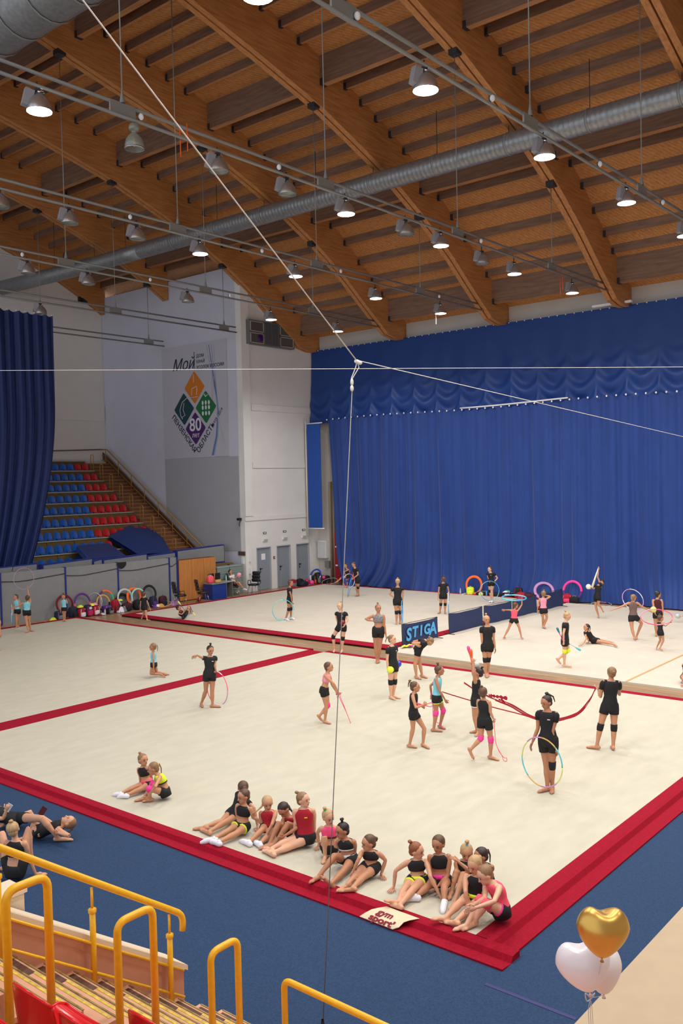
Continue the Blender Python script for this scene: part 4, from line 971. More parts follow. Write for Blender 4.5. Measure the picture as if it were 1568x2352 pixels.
    for Lg, pd in ((LR, padr or pads), (LL, padl or pads)):
        if pd:
            K = Lg[1]; q = MB(); a_ = lin(K, Lg[0], .17); z_ = lin(K, Lg[2], .17); q.tube([a_, lin(a_, K, .6), K, lin(K, z_, .5), z_], [.0425*S, .0415*S, .0425*S, .040*S, .038*S], 12); q.build('knee_pad', clm(pd), t)
    sk = socks or shoes
    if sk:
        for Lg in (LR, LL):
            q = MB(); ft = Lg[3]-Lg[2]; fd = ft.normalized(); heel = Lg[2]-(fd*.028*S)+Vector((0, 0, -.018*S if abs(fd.z) < .7 else 0))
            q.capsule([heel, lin(Lg[2], Lg[3], .45)+Vector((0, 0, .002)), lin(Lg[2], Lg[3], .8), Lg[3]+fd*.004], [.031*S, .031*S, .030*S, .021*S], 10); q.tube([lin(Lg[2], Lg[1], .10 if socks else .02), Lg[2], lin(Lg[2], heel, .5)], [.0265*S, .0265*S, .027*S], 10); q.build('sock' if socks else 'shoe', clm(sk), t)
    return dict(t=t, S=S, D=D0, HD=HD, AR=AR, AL=AL, LR=LR, LL=LL, T=T, side=side, F=Fr)
def flush_people():
    bpy.context.view_layer.update(); dg = bpy.context.evaluated_depsgraph_get()
    for ob, ex, t, sk in PEND:
        me = bpy.data.meshes.new_from_object(ob.evaluated_get(dg)); me.name = 'body'
        bpy.data.objects.remove(ob)
        bm = bmesh.new(); bm.from_mesh(me); m2 = ex.mesh('x', [sk, M_eye, M_lip, M_browm]); n0 = len(bm.faces); bm.from_mesh(m2)
        off = Vector(t['_o']); bmesh.ops.translate(bm, vec=-off, verts=bm.verts[:])
        bm.faces.ensure_lookup_table(); ms = list(m2.polygons)
        for i, p_ in enumerate(ms): bm.faces[n0+i].material_index = p_.material_index
        for i in range(n0): bm.faces[i].material_index = 0
        me.materials.clear()
        for q in (sk, M_eye, M_lip, M_browm): me.materials.append(q)
        bm.to_mesh(me); bm.free()
        me.polygons.foreach_set('use_smooth', [True]*len(me.polygons))
        o = bpy.data.objects.new('body', me); COL.objects.link(o); o.parent = t; o['_o'] = list(off)

PP = {}
# ---- seated in front
PP['P1'] = person('girl in black crop top and white socks leaning back beside the yellow-top girl', (329, 1746), (327.7, 1761), (338, 1801), [(321.5, 1783), (323, 1800, 'g')], [(347, 1782), (350, 1800, 'g')], [(311, 1807), (276, 1823), (261, 1826)], [(321, 1813), (288, 1827), (272, 1831)], f=-30, hf=50, S=1.28, skin='b', hair='light', hs='high', tie='orange', top=('crop', 'black'), band='coral', socks='white', sit=True, hands=('flat', 'flat'), bunp=(.1, -.35, .55))
PP['P2'] = person('girl in lime yellow crop top hugging her knees with pink knee pads', (351, 1766), (362, 1779), (379, 1820), [(354, 1804, -.1), (335, 1829, -.12)], [(356, 1808, -.18), (340, 1829, -.2)], [(351, 1798), (331, 1832), (318, 1838)], [(341, 1811, -.1), (345, 1835), (328, 1841)], f=-65, hf=-80, tilt=15, S=1.28, hair='light', hs='pony', tie='lime', top=('crop', 'lime'), trim='black', pads='hot', sit=True, bend=.03)
PP['P3'] = person('dark-haired girl in black tee sitting behind the girl with white socks, head turned away', (557.5, 1809), (558.5, 1826), (539, 1870), [(548, 1850), (540, 1872)], [(583, 1856), (592, 1899, 'g')], [(509, 1887), (470, 1899), (459, 1901)], [(517, 1889), (480, 1910), (457, 1905)], f=-50, hf=200, S=1.4, skin='b', hair='brown', hs='low', top=('tee', 'black'), sit=True, hands=('relax', 'flat'))
PP['P4'] = person('girl in black crop top and lime-hemmed shorts, white socks over the red border', (558.5, 1830), (561, 1849), (556.5, 1896), [(545, 1876), (548, 1896)], [(581, 1878), (592, 1882)], [(525, 1908), (490, 1927), (474, 1930)], [(541, 1915), (501, 1935), (484, 1934)], f=-25, hf=-55, tilt=8, S=1.36, hair='brown', hs='none', top=('crop', 'black'), hem='lime', socks='white', sit=True)
PP['P5'] = person('blonde girl with a long braid in red tank top and white socks', (614, 1846), (615, 1861), (619, 1899), [(603, 1894), (593, 1886)], [(624, 1895, -.1), (609, 1923, -.25)], [(601, 1907), (571, 1935), (553, 1932)], [(614, 1922), (596, 1938), (583, 1935)], f=-10, hf=15, tilt=12, S=1.34, skin='b', hair='blond', hs='none', tail=[(600, 1853, -.02), (588, 1864, -.05), (575, 1871, -.08)], top=('tank', 'red'), socks='white', sit=True)
PP['P6'] = person('dark-haired girl in red bending over her raised knees', (652, 1861), (665, 1876), (672, 1911), [(648, 1895, -.1), (642, 1907, -.15)], [(680, 1903, -.1), (656, 1918, -.25)], [(640, 1891), (619, 1938), (607, 1945)], [(663, 1891), (631, 1938), (619, 1944)], f=-35, hf=-35, tilt=45, S=1.36, skin='c', hair='dark', hs='pony', tail=[(672, 1866), (678, 1874)], top=('tank', 'red'), sit=True, bend=.05)
PP['P7'] = person('tall girl in red tank top looking right, legs stretched out barefoot', (697, 1838), (697, 1856), (701, 1923), [(679, 1884), (676, 1906)], [(721, 1892), (721.5, 1922, 'g')], [(655, 1934), (623, 1950), (606, 1947)], [(665, 1945), (626, 1959), (599, 1952)], f=0, hf=60, S=1.52, skin='d', hair='light', hs='high', bunp=(.0, -.55, .45), top=('tank', 'red'), slog=('yellow', -.02), sit=True, hands=('relax', 'flat'))
PP['P8'] = person('little girl in pink crop top with a green hair tie', (754, 1878), (756, 1896), (757, 1948), [(729, 1913), (733, 1942, 'g')], [(777, 1914), (772, 1942)], [(744, 1920, -.05), (746.5, 1966), (742, 1976)], [(775, 1929, -.05), (768, 1960), (763, 1966)], f=0, hf=35, tilt=15, S=1.30, skin='a', hair='blond', hs='high', tie='green', bunp=(.18, -.3, .62), top=('crop', 'pink'), trim='black', sit=True, hands=('flat', 'relax'))
PP['P9'] = person('black-haired girl in black crop top with white trim behind the thin rope', (785, 1909), (793, 1927), (800, 1972), [(781, 1950), (782, 1972, 'g')], [(814, 1957), (817, 1984, 'g')], [(768, 1966), (733, 2011), (715, 2023)], [(787, 2003), (761, 2029), (746, 2019, -.02)], f=-25, hf=-60, tilt=10, S=1.40, skin='c', hair='black', hs='high', tail=None, top=('crop', 'black'), trim='white', band='white', sit=True, hands=('flat', 'flat'))
PP['P10'] = person('girl with a brown bun in black crop top leaning on her left hand', (845.6, 1937), (851, 1953), (852, 1991), [(824, 1972, -.1), (812, 1998, -.25)], [(885, 1976), (875, 2008, 'g')], [(819, 2009), (797, 2032), (784, 2039)], [(832, 2016), (809, 2040), (794, 2041)], f=-20, hf=-70, tilt=8, S=1.34, skin='b', hair='brown', hs='low', top=('crop', 'black'), sit=True, hands=('relax', 'flat'))
PP['P11'] = person('red-haired girl in black crop top with a yellow waistband', (957, 1955), (956, 1973), (959, 2021), [(908, 2000), (904, 2037, 'g')], [(988, 2014, -.08), (1008, 2053, -.25)], [(928, 2043), (914, 2071), (901, 2070, -.02)], [(949, 2042), (917, 2080), (897, 2079)], f=0, hf=65, tilt=10, S=1.38, skin='a', hair='red', hs='high', bunp=(.1, -.5, .48), top=('crop', 'black'), band='yellow', hem='yellow', sit=True, hands=('flat', 'relax'))
PP['P12'] = person('girl with short-cropped looking hair in black crop top with pink waistband', (1006, 1940), (1008, 1961), (1012, 2021), [(992, 2003), (998, 2027)], [(1028, 2010), (1007, 2034, -.15)], [(981, 2037), (953, 2060), (927, 2067)], [(1020, 2037, -.05), (1020, 2072), (1016, 2087)], f=-5, hf=-35, tilt=14, S=1.40, skin='c', hair='brown', hs='none', top=('crop', 'black'), band='hot', socks='white', sit=True)
PP['P13'] = person('blonde girl with a tiny braided topknot and arm bent across, behind her knees', (1071, 1959), (1070, 1976), (1066, 2018), [(1048, 1996), (1043, 2008, -.1)], [(1078, 2000, -.1), (1053, 1980, -.2)], [(1048, 2003), (1037, 2046), (1030, 2066)], [(1064, 2008), (1044, 2072), (1034, 2086)], f=-15, hf=-5, tilt=18, S=1.34, skin='b', hair='blond', hs='high', tie='turq', bunp=(0, -.1, .78), top=('leotard', 'black'), sit=True)
PP['P14'] = person('girl with a dark bun almost hidden behind the blonde girls', (1103, 1967), (1110, 1983), (1113, 2020), [(1098, 2004), (1092, 2022)], [(1126, 2003), (1120, 2022)], [(1090, 2010), (1080, 2048), (1070, 2056)], [(1108, 2012), (1098, 2050), (1088, 2060)], f=-30, hf=-70, tilt=10, S=1.30, skin='c', hair='dark', hs='pony', tie='pink', top=('tank', 'black'), sit=True)
PP['P15'] = person('blonde girl in black tank top with yellow waist, legs stretched to the border', (1089.5, 1988), (1094, 2011), (1089, 2064), [(1069, 2049, -.08), (1073, 2078, -.2)], [(1108, 2046), (1104, 2070)], [(1056, 2074), (1023, 2108), (1013, 2109, -.02)], [(1077, 2091), (1045, 2117), (1021, 2119)], f=-20, hf=-45, tilt=20, S=1.44, skin='a', hair='blond', hs='low', top=('tank', 'black'), band='yellow', sit=True)
PP['P16'] = person('girl in coral pink tank top and pink knee pads at the carpet corner', (1113, 2011), (1129, 2027), (1150, 2092), [(1113, 2062, -.1), (1087, 2080, -.2)], [(1134, 2071, -.12), (1095, 2084, -.3)], [(1103, 2064, .05), (1072, 2123), (1060, 2131)], [(1116, 2074, -.05), (1088, 2118), (1074, 2132)], f=-60, hf=-70, tilt=25, S=1.44, skin='d', hair='light', hs='low', top=('tank', 'coral'), shorts='black', hem='hot', pads='coral', sit=True, bend=.04)
# ---- lying / sitting on the blue carpet, bottom left
PP['P17'] = person('girl in black lying on her back on the blue carpet, holding up a phone', (157, 1887), (144.5, 1895), (92, 1909), [(120, 1892, -.02), (100, 1876, .0)], [(160, 1920, -.18), (136, 1914, -.1)], [(78, 1893, .0), (70, 1915, .15), (62, 1917, .1)], [(80, 1902, 0), (66, 1922, .0), (58, 1924, 0)], fv=(-.1, -.1, 1), hf=0, f=0, S=1.42, skin='a', hair='light', hs='pony', tie='white', top=('tank', 'black'), sit=True, gz=-.07, hands=('grip', 'relax'))
PP['P18'] = person('barefoot girl lying at the left edge with bent legs and black shorts', (-28, 1862), (-14, 1866), (36, 1884), [(8, 1880), (14, 1862, -.05)], [(2, 1902, -.1), (16, 1880, -.15)], [(68, 1866, .1), (84, 1900, .1), (96, 1903, .1)], [(97, 1880, -.42), (133, 1924), (166, 1929)], fv=(-.1, -.2, 1), hf=0, f=0, S=1.5, skin='a', hair='brown', hs='none', top=('tee', 'black'), sit=True, gz=-.07, hands=('grip', 'grip'))
PP['P19'] = person('blonde girl in black crop top seen from behind above the yellow handrail', (30, 1905), (36, 1930), (34, 1999), [(66, 1970), (82, 2008, 'g')], [(9, 1965), (8, 1996, 'g')], [(64, 1905, .05), (71, 1965, .15), (82, 1975, .0)], [(5, 1915, .1), (2, 1966, .25), (8, 1976, 0)], f=175, hf=190, S=1.5, skin='a', hair='blond', hs='bun', top=('crop', 'black'), socks=None, sit=True, gz=-.07, hands=('flat', 'flat'))
# ---- standing
PP['S1'] = person('girl in black with one arm stretched out and a red and white hoop', (483, 1494), (481.6, 1507), (481, 1548), [(462, 1510), (453, 1505, -.05), (446, 1508)], [(493, 1526), (495, 1536, -.1)], [(472.5, 1587), (462, 1616), (467, 1627)], [(487, 1591), (488, 1620), (506, 1624)], f=25, hf=35, tilt=12, skin='c', hair='dark', hs='high', top=('tee', 'black'), trim=None, slog=('white', -.03), hands=('open', 'grip'))
PP['S2'] = person('girl in turquoise tank top kneeling near the red strip', (350.5, 1486), (352, 1498), (353, 1525, .37), [(350, 1516), (350, 1536, -.1)], [(352, 1515, -.05), (353, 1537, -.1)], [(360, 1545), (380, 1548, .12), (388, 1550, .12)], [(346, 1547, -.05), (371, 1549, -.05), (375, 1552, -.05)], f=-80, hf=-90, S=1.30, skin='c', hair='light', hs='pony', tie='white', top=('tank', 'turq'), sit=True)
PP['S3'] = person('girl in pink crop top holding a doubled pink rope', (755.5, 1532), (752, 1547), (744, 1585), [(766, 1570, -.05), (776, 1589)], [(762, 1572), (771, 1587)], [(749, 1621), (746, 1656), (759, 1662)], [(753, 1621), (732, 1646, .05), (740, 1656, .05)], f=70, hf=85, skin='b', hair='brown', hs='pony', tie='red', tail=[(749, 1537), (749, 1546), (750, 1555)], top=('crop', 'lpink'), padl='hot', hands=('grip', 'grip'))
PP['S4'] = person('girl in black tee holding a dark red ball on the wood strip', (780, 1393), (783, 1405), (784, 1440), [(772, 1416), (775, 1430, .15)], [(798, 1424), (793, 1433, -.15)], [(765, 1462), (767.5, 1492), (766, 1498)], [(787, 1466), (785, 1493), (783, 1499)], f=-10, hf=-35, skin='d', hair='blond', hs='high', top=('tee', 'black'), pads='black', hands=('relax', 'relax'), slog=('white', -.03), bunp=(-.1, -.3, .65))
PP['S5'] = person('girl in patterned crop top with one hand on her hip', (868.4, 1398), (868.4, 1411), (868.4, 1448), [(838, 1423), (855, 1426, -.05)], [(882, 1433), (886, 1459)], [(863, 1489), (865.5, 1516), (866, 1524)], [(871, 1489), (868.5, 1515), (870, 1524)], f=0, hf=20, skin='c', hair='light', hs='high', tie='pink', top=('crop', 'leopard'))
PP['S6'] = person('girl in black tee with black knee pads and a yellow ball', (901, 1469), (899, 1483), (902, 1529), [(889, 1516), (890.5, 1539), (893, 1546)], [(911, 1510), (913, 1523)], [(897, 1567), (897.5, 1600), (907, 1607)], [(906, 1566), (902.5, 1598), (914, 1603)], f=50, hf=60, skin='d', hair='light', hs='pony', top=('tee', 'black'), pads='black', tail=[(890, 1462), (886, 1470), (885, 1476)], slog=('white', -.03), hands=('grip', 'relax'))
PP['S7'] = person('girl in black tee bending forward with hands behind her back', (987, 1474), (978, 1471), (959, 1492), [(945, 1477, -.05), (955, 1481, -.1)], [(948, 1474, .1), (956, 1475, .08)], [(953, 1526), (956, 1554), (960, 1560)], [(964, 1526), (969, 1551), (981, 1557)], f=100, hf=100, tilt=70, S=1.55, skin='b', hair='light', hs='low', top=('tee', 'black'))
PP['S8'] = person('girl in black sleeveless top walking with a folded pink rope', (953.5, 1578), (950, 1592), (949, 1638), [(955, 1626, -.06), (971, 1619, -.1)], [(945, 1617), (966, 1622)], [(948, 1673), (940, 1711), (957, 1717)], [(974, 1673), (971, 1709), (987, 1720)], f=75, hf=85, skin='b', hair='brown', hs='high', tie='yellow', bunp=(0, -.5, .6), tail=[(938, 1570), (937, 1578)], top=('tank', 'black'), hands=('grip', 'grip'))
PP['S9'] = person('girl in turquoise tank top walking with bright pink knee pads', (1009.5, 1540), (1005, 1555), (1002.5, 1603), [(1010, 1588, -.05), (1021, 1606)], [(988, 1575), (990, 1592, .05)], [(1001, 1638), (995.5, 1675), (1010, 1679)], [(1018, 1632), (1010, 1667), (1022, 1674)], f=65, hf=90, skin='c', hair='brown', hs='high', tie='maroon', top=('tank', 'turq'), hem='lime', pads='hot')
PP['S10'] = person('girl in black seen from behind raising her arms with orange club heads', (1098, 1546), (1094, 1560), (1092, 1608), [(1086, 1549, .05), (1084, 1530, .05)], [(1087.5, 1544, -.08), (1086, 1523, -.08)], [(1097, 1645), (1097.5, 1681), (1092, 1691)], [(1089, 1643), (1095, 1678), (1079, 1682)], f=-110, hf=-120, skin='b', hair='dark', hs='high', bunp=(0, -.4, .6), tail=[(1104, 1542), (1106, 1552)], top=('tank', 'black'), hem='white', hands=('grip', 'grip'))
PP['S11'] = person('girl in black from behind with pink knee pads and a trailing pink rope', (1109, 1591), (1110.5, 1607), (1112.5, 1655), [(1126, 1636), (1132, 1649)], [(1099, 1631), (1097, 1644, .05)], [(1127, 1699), (1126, 1737), (1145, 1746)], [(1104, 1696), (1078.5, 1724, .0), (1085, 1738, 0)], f=140, hf=165, skin='b', hair='brown', hs='bun', tie='pink', bunp=(-.1, -.1, .6), top=('tank', 'black'), pads='hot', long=.06, hands=('grip', 'relax'))
PP['S12'] = person('girl in black tee holding a big shiny multicoloured hoop at her side', (1254, 1614), (1257, 1632), (1258.5, 1700), [(1235, 1673), (1223, 1703), (1218, 1715)], [(1268, 1681), (1276, 1716), (1281, 1729)], [(1255, 1761), (1257, 1810), (1236, 1819)], [(1267, 1758), (1268, 1808), (1271, 1815)], f=-30, hf=-60, tilt=15, skin='c', hair='dark', hs='high', tail=[(1270, 1600), (1274, 1612)], bunp=(.1, -.35, .62), top=('tee', 'black'), padl='black', long=.08, slog=('white', -.03))
PP['S13'] = person('woman coach in black tee seen from behind with strapped knees and a red ribbon', (1403.5, 1545), (1403, 1562), (1400, 1622), [(1422, 1596, .05), (1414, 1582, .3)], [(1378, 1602), (1374, 1588, .15)], [(1409.5, 1672), (1407.5, 1715), (1409, 1721)], [(1378, 1670), (1370, 1714), (1353, 1720)], f=178, hf=185, S=1.60, skin='b', hair='light', hs='low', top=('tee', 'black'), pads='black', hands=('relax', 'grip'))
PP['S14'] = person('girl in black tee standing still and facing the camera in front of the blue barrier', (1117.5, 1424), (1118.5, 1438), (1119, 1484), [(1106, 1467), (1109, 1490)], [(1133.5, 1467), (1136.5, 1487)], [(1114, 1515), (1115.5, 1548), (1119, 1557)], [(1121, 1514), (1119, 1546), (1121, 1555)], f=5, hf=12, skin='b', hair='blond', hs='high', top=('tee', 'black'), pads='black', slog=('navy', -.03))
PP['S15'] = person('girl in black tee walking with yellow knee pads and turquoise clubs', (1302.5, 1416), (1298.5, 1428), (1297, 1472), [(1293.5, 1456, -.04), (1294, 1474)], [(1300, 1457, .05), (1302, 1475)], [(1296, 1495), (1295.5, 1527), (1307, 1531)], [(1305, 1494), (1280, 1515, .05), (1287, 1525, .05)], f=75, hf=80, tilt=20, skin='d', hair='blond', hs='high', top=('tee', 'black'), pads='yellow', long=.1, hands=('grip', 'grip'), bunp=(.0, -.5, .6))
PP['S16'] = person('girl in black lying on her front and arching her back upwards', (1346, 1441), (1346, 1449), (1362, 1470, .1), [(1346, 1467, -.1), (1337, 1481, 'g')], [(1349, 1466, .15), (1352, 1475, 'g')], [(1389, 1475.5), (1411, 1480), (1420, 1488)], [(1391, 1474, .1), (1414, 1478, .12), (1423, 1485, .12)], fv=(-1, -.25, .1), hf=-80, f=-80, tilt=-40, S=1.38, skin='b', hair='dark', hs='pony', top=('tee', 'black'), sit=True, hands=('flat', 'flat'))
PP['S17'] = person('girl in coral pink tank with legs apart, holding a blue hoop overhead', (1184, 1391), (1181, 1400), (1180, 1423.5), [(1198, 1389), (1198.5, 1377)], [(1170, 1401), (1160, 1401)], [(1192, 1442), (1197, 1463), (1201, 1467)], [(1168, 1443), (1157, 1464), (1158, 1467)], f=165, hf=110, skin='b', hair='brown', hs='high', tie='hot', top=('tank', 'coral'), hands=('open', 'open'))
PP['S18'] = person('girl in light pink tank seen from behind with a hand at her head', (1247.5, 1364), (1247, 1373), (1247.5, 1401), [(1264.5, 1369.5), (1254, 1368)], [(1235.5, 1386), (1234, 1400)], [(1255.5, 1418.5), (1249, 1438), (1252, 1443)], [(1246.5, 1420), (1246, 1437), (1249, 1444)], f=180, hf=185, skin='b', hair='light', hs='high', tie='lime', top=('tank', 'lpink'))
PP['S19'] = person('girl in black jumping with a white ball near the big curtain', (1381, 1338), (1374, 1344), (1371, 1371), [(1366, 1352), (1359, 1352)], [(1372, 1325), (1374, 1310)], [(1368, 1395), (1374, 1414), (1373, 1419)], [(1374, 1388), (1381, 1397, .0), (1383, 1401, 0)], f=-50, hf=-30, tilt=25, S=1.35, skin='b', hair='dark', hs='low', top=('tee', 'black'), long=.08, hands=('open', 'open'))
PP['S20'] = person('girl in taupe tank from behind with arms spread and a lime ball on her palm', (1455, 1373), (1453, 1382), (1454, 1418), [(1473, 1393), (1490, 1403), (1496, 1406)], [(1427, 1393), (1409, 1400), (1403, 1402)], [(1473, 1431), (1461, 1459), (1461, 1467)], [(1451, 1445), (1457, 1467), (1459, 1473)], f=175, hf=120, S=None, skin='b', hair='light', hs='none', tail=[(1452, 1383, -.1), (1451, 1392, -.12), (1451, 1398, -.12)], top=('tank', 'taupe'), hands=('open', 'open'))
PP['S21'] = person('girl in dark maroon top standing behind the girl with the pink hoop', (1511, 1366), (1509, 1376), (1510, 1410), [(1521, 1393), (1522, 1406)], [(1500, 1392), (1503, 1405, -.1)], [(1514, 1436), (1516, 1454), (1518, 1460)], [(1505, 1436), (1506.5, 1455), (1506, 1461)], f=165, hf=110, skin='b', hair='dark', hs='high', tie='mint', bunp=(0, -.45, .62), top=('tank', 'maroon'))
PP['S22'] = person('small girl in black tank stepping with a pink hoop overhead', (1517, 1420), (1515, 1428), (1516, 1452), [(1530, 1432), (1539, 1427)], [(1528, 1438), (1537, 1431)], [(1523, 1470), (1515, 1489), (1522, 1494)], [(1516, 1470), (1508, 1486), (1507, 1492)], f=110, hf=100, skin='b', hair='brown', hs='bun', top=('tank', 'black'), hands=('grip', 'grip'))
PP['S23'] = person('person lying outside the right edge, one arm reaching to a ball', (1592, 1408), (1598, 1412), (1630, 1418), [(1580, 1412), (1562, 1416)], [(1585, 1420), (1575, 1421)], [(1655, 1414, 0), (1680, 1422, 0), (1690, 1422, 0)], [(1655, 1418, 0), (1680, 1424, 0), (1690, 1424, 0)], fv=(0, .2, 1), f=0, hf=0, S=1.35, skin='a', hair='brown', top=('tank', 'black'), sit=True)
PP['S24'] = person('person in black at the right picture edge, mostly out of view', (1586, 1514), (1580, 1526), (1576, 1556, .12), [(1588, 1545), (1582, 1560)], [(1570, 1544), (1568, 1557)], [(1566, 1556), (1574, 1570), (1568, 1573)], [(1586, 1556), (1590, 1570), (1596, 1573)], f=-20, hf=0, S=1.35, skin='c', hair='brown', top=('tee', 'black'), sit=True)
PP['S25'] = person('girl in black tee and white shoes with hand on hip behind a blue hoop', (1124.5, 1308), (1126, 1315), (1128, 1338), [(1121, 1326), (1124, 1334, -.1)], [(1142, 1328), (1134, 1337)], [(1125, 1357), (1128.5, 1378), (1121, 1384)], [(1129, 1357), (1131, 1380), (1128, 1386)], f=-30, hf=-65, skin='d', hair='brown', hs='high', tie='red', top=('tee', 'black'), padr='black', shoes='white', slog=('white', -.03))
PP['S26'] = person('girl in black from behind holding a pale blue hoop edge-on, near the curtain', (1018.4, 1331), (1017.6, 1339), (1017.6, 1367), [(1029, 1352), (1031, 1361)], [(1007.5, 1355), (1005.5, 1371)], [(1022, 1388), (1021.5, 1405), (1024, 1410)], [(1012, 1388), (1010, 1405), (1005, 1409)], f=180, hf=180, skin='b', hair='brown', hs='high', top=('tee', 'black'), pads='black')
PP['S27'] = person('blonde girl in black from behind, strapped knees and elbow out', (913, 1336), (913, 1348), (913, 1380), [(925.5, 1362), (924.5, 1377)], [(894.5, 1365), (904, 1372)], [(919, 1406), (918.5, 1427), (919, 1432)], [(910.5, 1407), (910.5, 1429), (910, 1433)], f=180, hf=175, skin='b', hair='blond', hs='bun', top=('tee', 'black'), pads='black')
PP['S28'] = person('girl in black by the curtain looking down at a pink hoop in her hands', (812, 1297), (815, 1305), (820, 1333), [(812, 1318, .05), (809, 1327)], [(822, 1320), (812, 1328, -.05)], [(819, 1349), (820, 1365), (814, 1370)], [(822, 1349), (823, 1365), (817, 1371)], f=-60, hf=-60, tilt=25, skin='b', hair='brown', hs='none', top=('tee', 'black'), padl='black', hands=('grip', 'grip'))
PP['S29'] = person('girl in black with blue socks lifting one leg back by the curtain', (794, 1300), (796, 1307), (798, 1324), [(804, 1312), (797, 1319)], [(790, 1313), (793, 1320)], [(797, 1334), (797, 1347), (795, 1351)], [(785, 1326, 0), (774, 1336, 0), (768, 1339, 0)], f=-40, hf=-50, S=1.3, skin='b', hair='brown', hs='bun', top=('tank', 'black'), pads='blue')
PP['S30'] = person('girl in black walking beside a turquoise hoop, white shoes', (667.5, 1340), (665, 1349), (665, 1377), [(667.5, 1366, -.04), (670.5, 1383)], [(663, 1366, .04), (668, 1383)], [(663, 1399), (656, 1421), (662, 1425)], [(668, 1398), (668, 1419), (675, 1422)], f=80, hf=88, skin='c', hair='brown', hs='bun', top=('tee', 'black'), pads='black', shoes='white', hands=('grip', 'grip'))
PP['S31'] = person('girl in black leotard curled up on the floor with yellow clubs', (410.5, 1397), (412, 1404), (425, 1413.5), [(418, 1411, -.08), (425, 1402, -.1)], [(420, 1405, .1), (428, 1400, .1)], [(435, 1393), (439, 1406), (441, 1409)], [(433, 1392, .1), (437, 1404), (440, 1407)], f=60, hf=80, S=1.28, skin='b', hair='dark', hs='low', top=('leotard', 'black'), sit=True, bend=.08)
PP['S32'] = person('small girl in black tee walking on the wooden floor away from the bags', (330, 1365), (330, 1372), (331.5, 1396), [(339, 1385), (344, 1397)], [(322.5, 1387), (322, 1397)], [(335, 1412), (338, 1424), (341, 1428)], [(330.5, 1408), (325, 1419), (323, 1421)], f=160, hf=170, skin='b', hair='brown', hs='bun', top=('tee', 'black'))
PP['S33'] = person('girl in turquoise tank standing alone in front of a dark red hoop case', (145.5, 1371), (146.7, 1377), (147, 1398), [(139, 1391), (139, 1402)], [(155, 1387), (153, 1379)], [(145.5, 1410), (146, 1424), (144, 1428)], [(149, 1410), (149.5, 1424), (151, 1428)], f=0, hf=0, skin='b', hair='brown', hs='high', top=('tank', 'turq'))
PP['S34'] = person('girl in turquoise tank beside the left edge, facing the camera', (35.6, 1371.6), (38, 1378), (40, 1403), [(32, 1391), (31, 1398, -.1)], [(45, 1391), (44, 1401)], [(38, 1419), (38.8, 1438), (35.5, 1442)], [(42, 1419), (42.5, 1436), (43, 1440)], f=-15, hf=-40, skin='b', hair='brown', hs='none', top=('tank', 'turq'))
PP['S35'] = person('girl in turquoise tank from behind throwing a thin pink hoop up', (63.5, 1374), (62, 1382), (61.5, 1405), [(66, 1367), (63.5, 1353)], [(44, 1391), (31, 1396)], [(67, 1428), (70, 1447), (73, 1450)], [(61.5, 1429), (64.5, 1449), (57, 1453)], f=-160, hf=180, skin='b', hair='brown', hs='pony', top=('tank', 'turq'), hands=('open', 'open'))
PP['S36'] = person('person in pink at the left picture edge, mostly out of view', (-7, 1414), (-7, 1424), (-7, 1452), [(-1, 1440), (1, 1455)], [(-13, 1440), (-14, 1455)], [(-4, 1474), (-3, 1490), (0, 1494)], [(-10, 1474), (-10, 1490), (-12, 1494)], f=160, hf=160, S=1.35, skin='b', hair='brown', top=('tank', 'lpink'), shorts='coral')
PP['S37'] = person('seated woman in a white tee at the blue desk with legs crossed', (529, 1314), (531, 1321), (536, 1339, .54), [(537, 1330, -.1), (545, 1324, -.25)], [(531, 1331, .0), (543, 1326, -.15)], [(548, 1338, -.1), (560, 1353, -.1), (566, 1355, -.1)], [(544, 1336), (547, 1358), (544, 1362)], f=50, hf=60, S=1.62, skin='b', hair='dark', hs='none', top=('tee', 'white'), shoes='white', sit=True, hands=('grip', 'grip'))

flush_people()
# ================================================================ APPARATUS AND FURNITURE
def pmat(k): return clm(k)
CLO.update({'cyan': (90, 200, 214), 'skyblue': (80, 160, 220), 'purple': (92, 46, 130), 'lilac': (190, 140, 190), 'gold': (200, 160, 80), 'silver': (190, 196, 196), 'magenta': (190, 30, 96), 'darkred': (110, 16, 30), 'grey': (120, 122, 126), 'paleyellow': (220, 226, 130), 'brightorange': (250, 110, 50), 'cream': (236, 228, 206), 'teal': (30, 120, 140)})
def pvc(k): return mat('plastic_'+k, CLO[k], .3, spec=.6)
def basis(yaw, pitch):
    a = math.radians(yaw); p = math.radians(pitch); n = (ER*math.sin(a)-EF*math.cos(a))*math.cos(p)+EZ*math.sin(p)
    u_ = n.cross(EZ); u_ = u_.normalized() if u_.length > .05 else ER.copy(); return n, u_, n.cross(u_)
def hoop(c, R, yaw, pitch, r, cols, label, name='hoop', seg=48, cat='hoop', flat=None):
    n, u_, v_ = basis(yaw, pitch); t = thing(name, c, label, cat)
    k = len(cols)*2 if len(cols) > 1 else 1
    mats_ = [pvc(q) for q in cols]
    per = seg//k
    for j in range(k):
            mb = MB(); i0 = j*per; i1 = i0+per
            if k == 1: mb.tube([c+(u_*math.cos(2*PI*i/seg)+v_*math.sin(2*PI*i/seg))*R for i in range(seg)], r, 7, closed=True, flat=flat)
            else: mb.tube([c+(u_*math.cos(2*PI*i/seg)+v_*math.sin(2*PI*i/seg))*R for i in range(i0, i1+1)], r, 7, flat=flat)
            mb.build('hoop_ring' if k == 1 else 'tape_band', mats_[j % len(cols)], t)
    return t
def gd(p): return depth_of(p)
dS = lambda k: PP[k]['D']
hoop(at(498.5, 1581, dS('S1')), .41, -45, 0, .011, ['coral', 'white', 'lilac'], 'coral and white taped hoop held by the girl with the outstretched arm')
